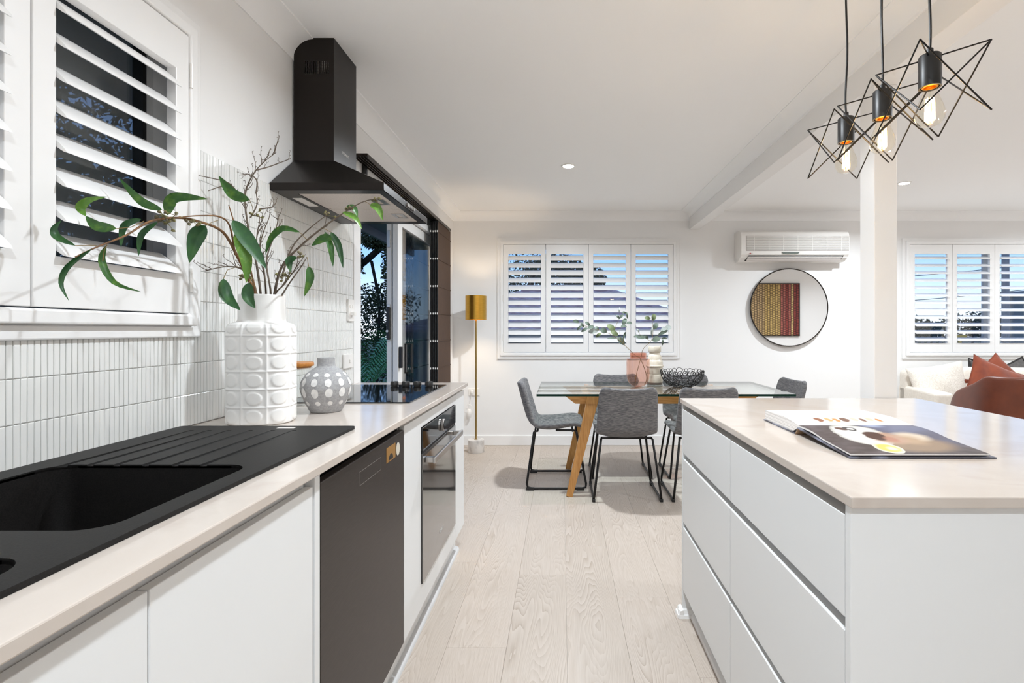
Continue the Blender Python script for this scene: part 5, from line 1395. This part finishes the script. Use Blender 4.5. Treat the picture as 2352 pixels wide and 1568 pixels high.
# ================================================================ PENDANTS
PXc, PZt, PZb = 0.922, 1.8790, 1.7150
h = 0.0835
for n, (py, lb) in enumerate(((1.27, 'black wire star pendant nearest the camera'), (1.458, 'black wire star pendant in the middle of the three'), (1.644, 'black wire star pendant nearest the dining table'))):
    pc = Vector((PXc, py, 0))
    pd = empty('star_pendant', (PXc, py, CZ), lb, 'pendant lamp', 'star pendants over the island')
    def pt(sx, sy, z): return pc + Vector((sx * h, sy * h, z))
    Lp, Bp, Ap, Hp = pt(-1, 1, PZt), pt(1, -1, PZt), pt(-1, -1, PZt), pt(1, 1, PZt)
    Ep, Dp, Gp, Cp = pt(-1, -1, PZb), pt(1, 1, PZb), pt(-1, 1, PZb), pt(1, -1, PZb)
    for a_, b_ in ((Lp, Bp), (Lp, Ep), (Lp, Dp), (Bp, Ep), (Bp, Dp), (Ap, Hp), (Ap, Gp), (Ap, Cp), (Hp, Gp), (Hp, Cp)):
        MB().cyl(a_, b_, 0.0019, 8).build('cage_rod', MT['blackmetal'], pd, smooth=True)
    MB().lathe([(0.020, 1.806), (0.0245, 1.8055), (0.0245, 1.883), (0.0225, 1.886), (0.008, 1.887), (0.0075, 1.902), (0.005, 1.904)], (PXc, py, 0), 28, cap=False).build('socket', MT['black'], pd, smooth=True)
    MB().lathe([(0.003, 1.835), (0.0185, 1.832), (0.0195, 1.812), (0.0175, 1.8065), (0.0135, 1.806)], (PXc, py, 0), 24, cap=False).build('lamp_cap', MT['brassglow'], pd, smooth=True)
    gb = MB().lathe([(0.0135, 1.806), (0.0145, 1.796), (0.021, 1.779), (0.029, 1.757), (0.0325, 1.741), (0.0312, 1.726), (0.024, 1.714), (0.012, 1.7085), (0.0015, 1.7075)], (PXc, py, 0), 28, cap=False).build('light_bulb', MT['bulbglass'], pd, smooth=True)
    for k in range(8):
        a0, a1 = 2 * PI * k / 8, 2 * PI * (k + 0.5) / 8
        MB().cyl((PXc + 0.0105 * math.cos(a0), py + 0.0105 * math.sin(a0), 1.724), (PXc + 0.009 * math.cos(a1), py + 0.009 * math.sin(a1), 1.778), 0.0013, 5).build('filament', MT['filament'], gb)
    MB().tube([(PXc, py, 1.806), (PXc, py, 1.78), (PXc, py, 1.722)], [0.003, 0.002, 0.0012], 8).build('filament_stem', MT['clear_glass'], gb, smooth=True)
    wob = 0.004 * (1 if n == 2 else -0.6)
    MB().tube(spline([(PXc, py, 1.900), (PXc - wob * 0.5, py, 1.96), (PXc + wob, py, 2.10), (PXc, py, 2.25), (PXc - wob * 0.5, py, CZ - 0.012)], 24), 0.0032, 8).build('cord', MT['black'], pd, smooth=True)
    MB().lathe([(0.045, -0.001), (0.045, -0.02), (0.042, -0.024), (0.006, -0.025)], (PXc, py, CZ), 28, cap=False).build('ceiling_rose', MT['black'], pd, smooth=True)
    ld = bpy.data.lights.new('bulb_glow', 'POINT'); ld.energy = 0.8; ld.color = (1.0, 0.70, 0.36); ld.shadow_soft_size = 0.012
    lo = bpy.data.objects.new('bulb_glow', ld); col.objects.link(lo); lo.parent = pd; lo.location = (0, 0, 1.75 - CZ)
# ================================================================ LIVING AREA
def cushion(w, hgt, th, mat_, name, loc, rot, label, fringe=None, pinch=0.10):
    """a soft square pad standing on its edge, facing -Y"""
    def side(sgn):
        def f(u, v):
            a, b = u * 2 - 1, v * 2 - 1
            k = 1 - pinch * (1 - abs(b) ** 2) * abs(a) ** 3
            k2 = 1 - pinch * (1 - abs(a) ** 2) * abs(b) ** 3
            t = max(0, (1 - a * a)) ** 0.42 * max(0, (1 - b * b)) ** 0.42
            wr = 0.006 * math.sin(a * 7 + b * 3) * t
            return Vector((a * w / 2 * k, sgn * (th / 2 * t + wr), b * hgt / 2 * k2 + hgt / 2))
        return f
    R = Matrix.LocRotScale(Vector(loc), rot.to_quaternion(), None) if hasattr(rot, 'to_quaternion') else Matrix.Translation(loc) @ rot
    root = empty(name, loc, label, 'cushion')
    m = MB(R)
    m.surf(side(-1), 15, 15); m.surf(side(1), 15, 15)
    m.build('cover', mat_, root, smooth=60, mods=[('WELD', dict(merge_threshold=0.0004)), ('SUBSURF', dict(levels=1, render_levels=1))])
    if fringe:
        edge = [R @ side(-1)(u, v) for u, v in [(i / 14, 0) for i in range(15)] + [(1, i / 14) for i in range(1, 15)] + [(1 - i / 14, 1) for i in range(1, 15)] + [(0, 1 - i / 14) for i in range(1, 14)]]
        MB().tube(edge, 0.009, 6, closed=True).build('fringe', fringe, root, smooth=True)
    return root

SO, SA = Vector((3.29, 4.47, 0)), math.radians(-12)
Ms = Matrix.Translation(SO) @ Matrix.Rotation(SA, 4, 'Z')
so = empty('sofa', SO, 'cream linen sofa under the living room window', 'sofa')
def sbox(name, b, bev, seg=4):
    return MB(Ms).box(*b).build(name, MT['cream_fabric'], so, bev=bev, seg=seg, smooth=False)
sbox('base', (0.02, 2.2, 0.06, 0.70, 0.10, 0.30), 0.02)
sbox('arm', (0.0, 0.15, 0.0, 0.74, 0.08, 0.645), 0.03)
sbox('arm', (2.06, 2.21, 0.0, 0.74, 0.08, 0.645), 0.03)
sbox('back_frame', (0.0, 2.21, 0.55, 0.74, 0.30, 0.80), 0.05)
for a in (0.16, 1.11):
    sbox('seat_cushion', (a, a + 0.94, 0.03, 0.58, 0.30, 0.46), 0.05)
    MB(Ms).box(a, a + 0.94, 0.42, 0.58, 0.46, 0.845).build('back_cushion', MT['cream_fabric'], so, bev=0.07, seg=5)
for a, b in ((0.06, 0.08), (2.12, 0.08), (0.06, 0.66), (2.12, 0.66)):
    MB(Ms).lathe([(0.016, 0.0), (0.024, 0.09)], (a, b, 0), 12).build('leg', MT['oak'], so, smooth=True)
def rot(tilt, roll, yaw): return Matrix.Rotation(yaw, 4, 'Z') @ Matrix.Rotation(tilt, 4, 'X') @ Matrix.Rotation(roll, 4, 'Y')
D = math.radians
cushion(0.50, 0.47, 0.15, MT['boucle'], 'cushion', P(2176, 918, 4.78) + Vector((0, 0, -0.11)), rot(D(-14), D(-11), D(-22)), 'ivory textured cushion leaning on the sofa arm')
cushion(0.46, 0.44, 0.14, MT['cream_fabric'], 'cushion', P(2232, 925, 4.72) + Vector((0, 0, -0.07)), rot(D(-16), D(-6), D(-40)), 'plain cream cushion tucked behind the rust cushion')
cushion(0.46, 0.46, 0.15, MT['rust'], 'cushion', P(2268, 925, 4.50) + Vector((0, 0, -0.06)), rot(D(-18), D(26), D(-4)), 'rust velvet cushion with its corner turned up, beside the ivory cushion')
cushion(0.45, 0.45, 0.15, MT['rust'], 'cushion', P(2344, 908, 4.62) + Vector((0, 0, -0.08)), rot(D(-20), D(-38), D(-10)), 'rust velvet cushion behind the leather armchair, nearer the slate cushion')
cushion(0.48, 0.46, 0.15, MT['slate'], 'cushion', P(2280, 925, 4.84) + Vector((0, 0, -0.07)), rot(D(-14), D(12), D(-12)), 'slate cushion peeking out between the two rust cushions', MT['fringe'])
cushion(0.52, 0.50, 0.16, MT['slate'], 'cushion', P(2362, 938, 4.70) + Vector((0, 0, -0.07)), rot(D(-16), D(-24), D(-14)), 'large slate cushion with dark fringe at the picture edge', MT['fringe'])

# cognac leather armchair seen from behind
AC0 = Vector((3.37, 3.62, 0)); AA = math.radians(-12)
Ma = Matrix.Translation(AC0) @ Matrix.Rotation(AA, 4, 'Z')
am = empty('armchair', AC0, 'cognac leather tub armchair with its back to the island', 'armchair')
def tub(u, v):
    s = u * 2 - 1
    ang = s * D(112)
    flare = 1 - 0.10 * v
    r = (0.40 - 0.015 * v) * (1.0 + 0.06 * v)
    top = 0.885 - 0.26 * max(0, (abs(s) - 0.62) / 0.38) ** 1.4
    z = 0.30 + (top - 0.30) * v
    cu = abs(math.sin(ang)) ** 0.55 * (1 if math.sin(ang) > 0 else -1)
    ck = abs(math.cos(ang)) ** 0.55 * (1 if math.cos(ang) > 0 else -1)
    return (cu * (0.50 - 0.06 * v), -ck * 0.37 - 0.05 * v * max(ck, 0), z)
MB(Ma).surf(tub, 41, 12).build('tub_shell', MT['leather'], am, smooth=70, fix=False, mods=[('SOLIDIFY', dict(thickness=0.05, offset=-1.0)), ('BEVEL', dict(width=0.018, segments=3, limit_method='ANGLE')), ('SUBSURF', dict(levels=1, render_levels=1))])
MB(Ma).box(-0.36, 0.36, -0.30, 0.36, 0.26, 0.44).build('seat_cushion', MT['leather'], am, bev=0.06, seg=4)
for a in (-0.27, 0.27):
    for b in (-0.22, 0.26):
        MB(Ma).cyl((a, b, 0.30), (a * 1.15, b * 1.12, 0.0), 0.018, 12, 0.011).build('leg', MT['blackmetal'], am, smooth=True)

# painting on the living room wall, seen in the mirror
pt_ = empty('dash_painting', (4.0, LBY, 1.09), 'framed painting of ochre and red dash columns, seen in the mirror', 'painting')
boxobj('canvas', (3.40, 4.61, LBY + 0.004, LBY + 0.035, 1.09, 2.09), painting_material(), pt_)
MB().slab(3.385, 4.625, 1.075, 2.105, 0.002, 0.042, holes=[(3.40, 4.61, 1.09, 2.09)], fn=lambda u, v, t: (u, LBY + t, v)).build('frame', MT['dark_rail'], pt_)

# ================================================================ OUTSIDE
GZ = -0.5
gr = boxobj('ground', (-40, 60, -30, 90, GZ - 0.3, GZ), MT['ground'])
tag(gr, 'lawn and ground outside the windows', None, None, 'structure')
ev = empty('eave', (-1.65, 2.5, 2.2), 'grey painted eave above the sliding door', 'eave', None, 'structure')
boxobj('soffit', (-2.03, WX - 0.121, -1.5, 7.0, 2.30, 2.32), MT['fascia'], ev)
boxobj('fascia_board', (-2.06, -2.03, -1.5, 7.0, 2.21, 2.42), MT['fascia'], ev)
boxobj('gutter', (-2.15, -2.061, -1.5, 7.0, 2.27, 2.40), MT['fascia'], ev, 0.01)

def leaf_cloud(mb, blobs, count, size, rnd, keep=None):
    for _ in range(count):
        c, r = rnd.choice(blobs)
        d = Vector((rnd.gauss(0, 1), rnd.gauss(0, 1), rnd.gauss(0, 1))).normalized() * rnd.random() ** 0.45
        p = Vector(c) + Vector((d.x * r[0], d.y * r[1], d.z * r[2]))
        if keep and not keep(p): continue
        a = Vector((rnd.uniform(-1, 1), rnd.uniform(-1, 1), rnd.uniform(-1, 0.4))).normalized()
        b = a.cross(Vector((rnd.uniform(-1, 1), rnd.uniform(-1, 1), rnd.uniform(-1, 1)))).normalized()
        s = size * rnd.uniform(0.6, 1.3)
        n = a.cross(b) * s * 0.12
        mb.add([p, p + a * s * 0.5 + b * s * 0.24 + n, p + a * s, p + a * s * 0.5 - b * s * 0.24 + n, p + a * s * 0.5 - n * 0.3], [(0, 1, 4), (1, 2, 4), (2, 3, 4), (3, 0, 4)])

def tree(loc, label, limbs, blobs, count, size, seed, matl='treeleaf'):
    rnd = random.Random(seed)
    t = empty('tree', loc, label, 'tree', 'trees outside the windows')
    tr = MB()
    for pts, r0, r1 in limbs:
        q = spline(pts, 5 * (len(pts) - 1)); tr.tube(q, [r0 + (r1 - r0) * i / (len(q) - 1) for i in range(len(q))], 8)
    tr.build('trunk', MT['treebark'], t, smooth=True)
    f = MB(); leaf_cloud(f, blobs, count, size, rnd)
    tag(f.build('foliage', MT[matl], t, fix=False), kind='stuff')
    return t
# fig tree seen through the open door: its limb crosses the sky gap
tree((-4.6, 10.0, GZ), 'dark leafy tree with a bare limb seen through the open door',
     [([(-4.75, 10.4, GZ), (-4.6, 10.2, 1.0), (-4.3, 10.0, 2.1), (-3.65, 9.6, 2.55), (-3.0, 9.3, 2.95), (-2.4, 9.2, 3.3)], 0.085, 0.045), ([(-3.6, 9.6, 2.5), (-3.45, 9.6, 1.6), (-3.55, 9.7, 0.6), (-3.5, 9.7, GZ)], 0.03, 0.025),
      ([(-3.45, 9.55, 2.7), (-3.35, 9.5, 3.2), (-3.7, 9.4, 3.7)], 0.05, 0.03)],
     [((-3.6, 9.4, 3.15), (0.8, 0.5, 0.32)), ((-4.0, 9.5, 2.5), (0.24, 0.4, 0.5)), ((-3.15, 9.5, 2.4), (0.18, 0.4, 0.6)), ((-3.5, 9.7, 1.75), (0.8, 0.5, 0.36)), ((-3.5, 9.9, 1.2), (1.0, 0.5, 0.42)), ((-3.4, 9.4, 2.85), (0.3, 0.4, 0.16)), ((-3.6, 10.2, 0.6), (1.2, 0.5, 0.5))],
     12000, 0.075, 5)
# dense tree outside the kitchen window
tree((-4.6, 4.2, GZ), 'dense dark tree behind the kitchen window shutters',
     [([(-4.8, 4.3, GZ), (-4.7, 4.2, 1.2), (-4.4, 4.0, 2.6), (-4.2, 3.8, 4.0)], 0.2, 0.08)],
     [((-4.6, 4.6, 1.2), (1.0, 1.6, 0.9)), ((-4.4, 3.6, 2.0), (0.8, 1.2, 0.8)), ((-4.5, 5.2, 2.3), (0.9, 1.2, 0.8)), ((-4.6, 4.2, 3.2), (0.9, 1.6, 0.9)), ((-4.5, 3.3, 0.9), (0.7, 1.0, 0.7)), ((-4.5, 5.6, 1.0), (0.7, 1.2, 0.7))],
     20000, 0.095, 6)
# tree over the neighbour's roof
tree((-1.4, 18.0, GZ), 'tree above the tiled roof behind the dining window',
     [([(-1.6, 18.2, GZ), (-1.4, 18.0, 1.5), (-1.0, 18.0, 3.2)], 0.2, 0.1)],
     [((-1.8, 17.9, 2.8), (1.8, 1.1, 1.6)), ((-0.2, 18.2, 3.35), (1.2, 1.0, 0.6)), ((0.8, 18.3, 3.05), (0.85, 0.7, 0.55)), ((-2.0, 18.0, 1.2), (1.4, 1.0, 1.2))],
     9000, 0.14, 8)
for n, (x, y, s, lb) in enumerate(((24.5, 36, 1.7, 'round distant tree at the far end of the street'), (32.5, 40, 2.0, 'wide distant tree beside the power pole'), (29.0, 42, 1.1, 'low distant tree between two taller ones'))):
    tree((x, y, GZ), lb, [([(x, y, GZ), (x, y, GZ + s * 0.9)], 0.2, 0.12)], [((x, y, GZ + s * 1.05), (s * 1.3, s, s * 0.55)), ((x + s * 0.8, y, GZ + s * 0.9), (s, s * 0.8, s * 0.45))], 1500, 0.34, 20 + n)

# palms by the open door
def frond(root, base, ang, L, rise, droop, rnd):
    d = Vector((math.cos(ang), math.sin(ang), 0))
    line = [base + d * (L * t * (1 - 0.25 * t)) + Vector((0, 0, rise * t - droop * t * t)) for t in [i / 22 for i in range(23)]]
    mb = MB().tube(line, [0.010 * (1 - 0.85 * i / 22) + 0.001 for i in range(23)], 5)
    for i in range(3, 23):
        t = i / 22
        tg = (line[min(i + 1, 22)] - line[i - 1]).normalized()
        sd = tg.cross(Vector((0, 0, 1))).normalized()
        ll = L * 0.34 * math.sin(PI * (0.12 + 0.80 * t)) * rnd.uniform(0.9, 1.1)
        for s in (-1, 1):
            for o in (0,):
                p = line[i] if o == 0 else (line[i] + line[i - 1]) / 2
                dr = (sd * s * 0.8 + tg * 0.65 + Vector((0, 0, 0.12))).normalized()
                tip = p + dr * ll + Vector((0, 0, -0.22 * ll)); mid = p + dr * ll * 0.5 + Vector((0, 0, 0.02))
                w = tg * 0.0075
                mb.add([p - w, p + w, mid + w * 1.3, mid - w * 1.3, tip], [(0, 1, 2, 3), (3, 2, 4)])
    mb.build('frond', MT['palmleaf'], root, fix=False)
for n, (x, y, z, s, lb) in enumerate(((-2.40, 6.25, 0.42, 1.05, 'green palm right outside the open sliding door'), (-3.1, 7.9, 0.35, 1.1, 'second green palm behind the first, nearer the tree'))):
    rnd = random.Random(40 + n)
    pm = empty('palm', (x, y, GZ), lb, 'palm', 'palms outside the door')
    MB().tube([(x, y, GZ), (x, y, z)], [0.06, 0.045], 10).build('stem', MT['treebark'], pm, smooth=True)
    for k in range(9):
        frond(pm, Vector((x, y, z)), 2 * PI * (k + rnd.uniform(-0.3, 0.3)) / 9, s * rnd.uniform(0.9, 1.25), s * rnd.uniform(0.75, 1.35), s * rnd.uniform(0.35, 0.75), rnd)

# neighbour's hipped roof
nb = empty('neighbour_house', (0.6, 10.5, GZ), 'neighbouring house with a mauve tiled hip roof behind the dining window', 'house')
boxobj('wall', (-2.6, 2.3, 9.3, 14.5, GZ, 1.12), MT['far_wall'], nb)
ex0, ex1, ey0, ez, rz_, rx0, rx1, ry = -3.0, 2.75, 8.9, 1.17, 2.05, -0.9, 1.05, 11.3
# front slope built as courses of pan tiles
NC = 16
for k in range(NC):
    t0, t1 = k / NC, (k + 1) / NC
    xa0, xb0 = ex0 + (rx0 - ex0) * t0, ex1 + (rx1 - ex1) * t0
    xa1, xb1 = ex0 + (rx0 - ex0) * t1, ex1 + (rx1 - ex1) * t1
    y0_, y1_ = ey0 + (ry - ey0) * t0, ey0 + (ry - ey0) * t1
    z0_, z1_ = ez + (rz_ - ez) * t0, ez + (rz_ - ez) * t1
    n = int((xb0 - xa0) / 0.075)
    vs, fs = [], []
    for i in range(n + 1):
        f = i / n
        bump_ = 0.022 * (0.5 + 0.5 * math.cos(i * PI / 2))
        vs += [(xa0 + (xb0 - xa0) * f, y0_ - 0.02, z0_ + 0.02 + bump_), (xa1 + (xb1 - xa1) * f, y1_, z1_ + bump_), (xa0 + (xb0 - xa0) * f, y0_ - 0.02, z0_ - 0.02)]
    for i in range(n):
        a = i * 3
        fs += [(a, a + 3, a + 4, a + 1), (a + 2, a + 5, a + 3, a)]
    MB().add(vs, fs).build('tile_course', MT['roof_tile'], nb, smooth=50, fix=False)
MB().add([(ex1, ey0, ez), (ex1, 14.8, ez), (rx1, ry + 1, rz_), (rx1, ry, rz_)], [(0, 1, 2, 3)]).build('side_slope', MT['roof_tile'], nb)
MB().add([(ex0, 14.8, ez), (ex0, ey0, ez), (rx0, ry, rz_), (rx0, ry + 1, rz_)], [(0, 1, 2, 3)]).build('side_slope', MT['roof_tile'], nb)
MB().add([(ex1, 14.8, ez), (ex0, 14.8, ez), (rx0, ry + 1, rz_), (rx1, ry + 1, rz_)], [(0, 1, 2, 3)]).build('back_slope', MT['roof_tile'], nb)
MB().tube([(ex1, ey0 - 0.02, ez + 0.03), (rx1, ry, rz_ + 0.03)], 0.06, 8).build('hip_cap', MT['roof_tile'], nb, smooth=True)
MB().tube([(rx0, ry, rz_ + 0.03), (rx1, ry, rz_ + 0.03)], 0.06, 8).build('ridge_cap', MT['roof_tile'], nb, smooth=True)
boxobj('gutter', (ex0, ex1, ey0 - 0.12, ey0 - 0.02, ez - 0.12, ez - 0.01), MT['far_wall'], nb)

# street beyond the living room window
pp_ = empty('power_pole', (17.5, 20.0, GZ), 'grey power pole outside the living room window', 'pole')
MB().cyl((17.5, 20.0, GZ), (17.5, 20.0, 9.0), 0.13, 14, 0.11).build('shaft', MT['concrete'], pp_, smooth=True)
boxobj('cross_arm', (16.6, 18.4, 19.95, 20.05, 7.4, 7.55), MT['concrete'], pp_)
for n, (z0, z1, lb) in enumerate(((3.1, 5.6, 'highest power line crossing the living room window'), (2.1, 4.6, 'middle power line crossing the living room window'), (1.1, 3.3, 'lowest power line crossing the living room window'))):
    q = [(9 + 20 * t, 21 - 1.0 * t, z0 + (z1 - z0) * t - 0.5 * math.sin(PI * t)) for t in [i / 16 for i in range(17)]]
    w_ = MB().tube(q, 0.014, 5).build('power_line', MT['wire'], None, smooth=True); tag(w_, lb, 'cable', 'power lines over the street')
sh_ = empty('street_building', (26.5, 25.0, GZ), 'dim grey building beyond the living room window', 'building')
boxobj('wall', (22.6, 31.0, 23.6, 26.0, GZ, 2.9), MT['far_wall'], sh_)
boxobj('roof_slab', (22.5, 31.2, 23.5, 26.2, 2.9, 3.1), MT['concrete'], sh_)
for k in range(3): boxobj('window', (23.4 + k * 2.2, 24.6 + k * 2.2, 23.55, 23.6, 1.0, 2.1), MT['tintglass'], sh_)
fn_ = empty('street_fence', (14.5, 19.0, GZ), 'dark low fence along the street', 'fence')
for k in range(26):
    boxobj('picket', (11.5 + k * 0.22, 11.6 + k * 0.22, 19.0, 19.03, GZ, 0.95), MT['far_wall'], fn_)
boxobj('rail', (11.5, 17.2, 19.03, 19.07, 0.75, 0.83), MT['far_wall'], fn_)
sg = empty('yellow_sign', (14.15, 18.0, GZ), 'small yellow sign post across the street', 'sign')
boxobj('post', (14.1, 14.2, 18.0, 18.05, GZ, 1.0), MT['yellow'], sg)
boxobj('panel', (13.95, 14.35, 17.97, 18.0, 0.82, 1.02), MT['yellow'], sg)
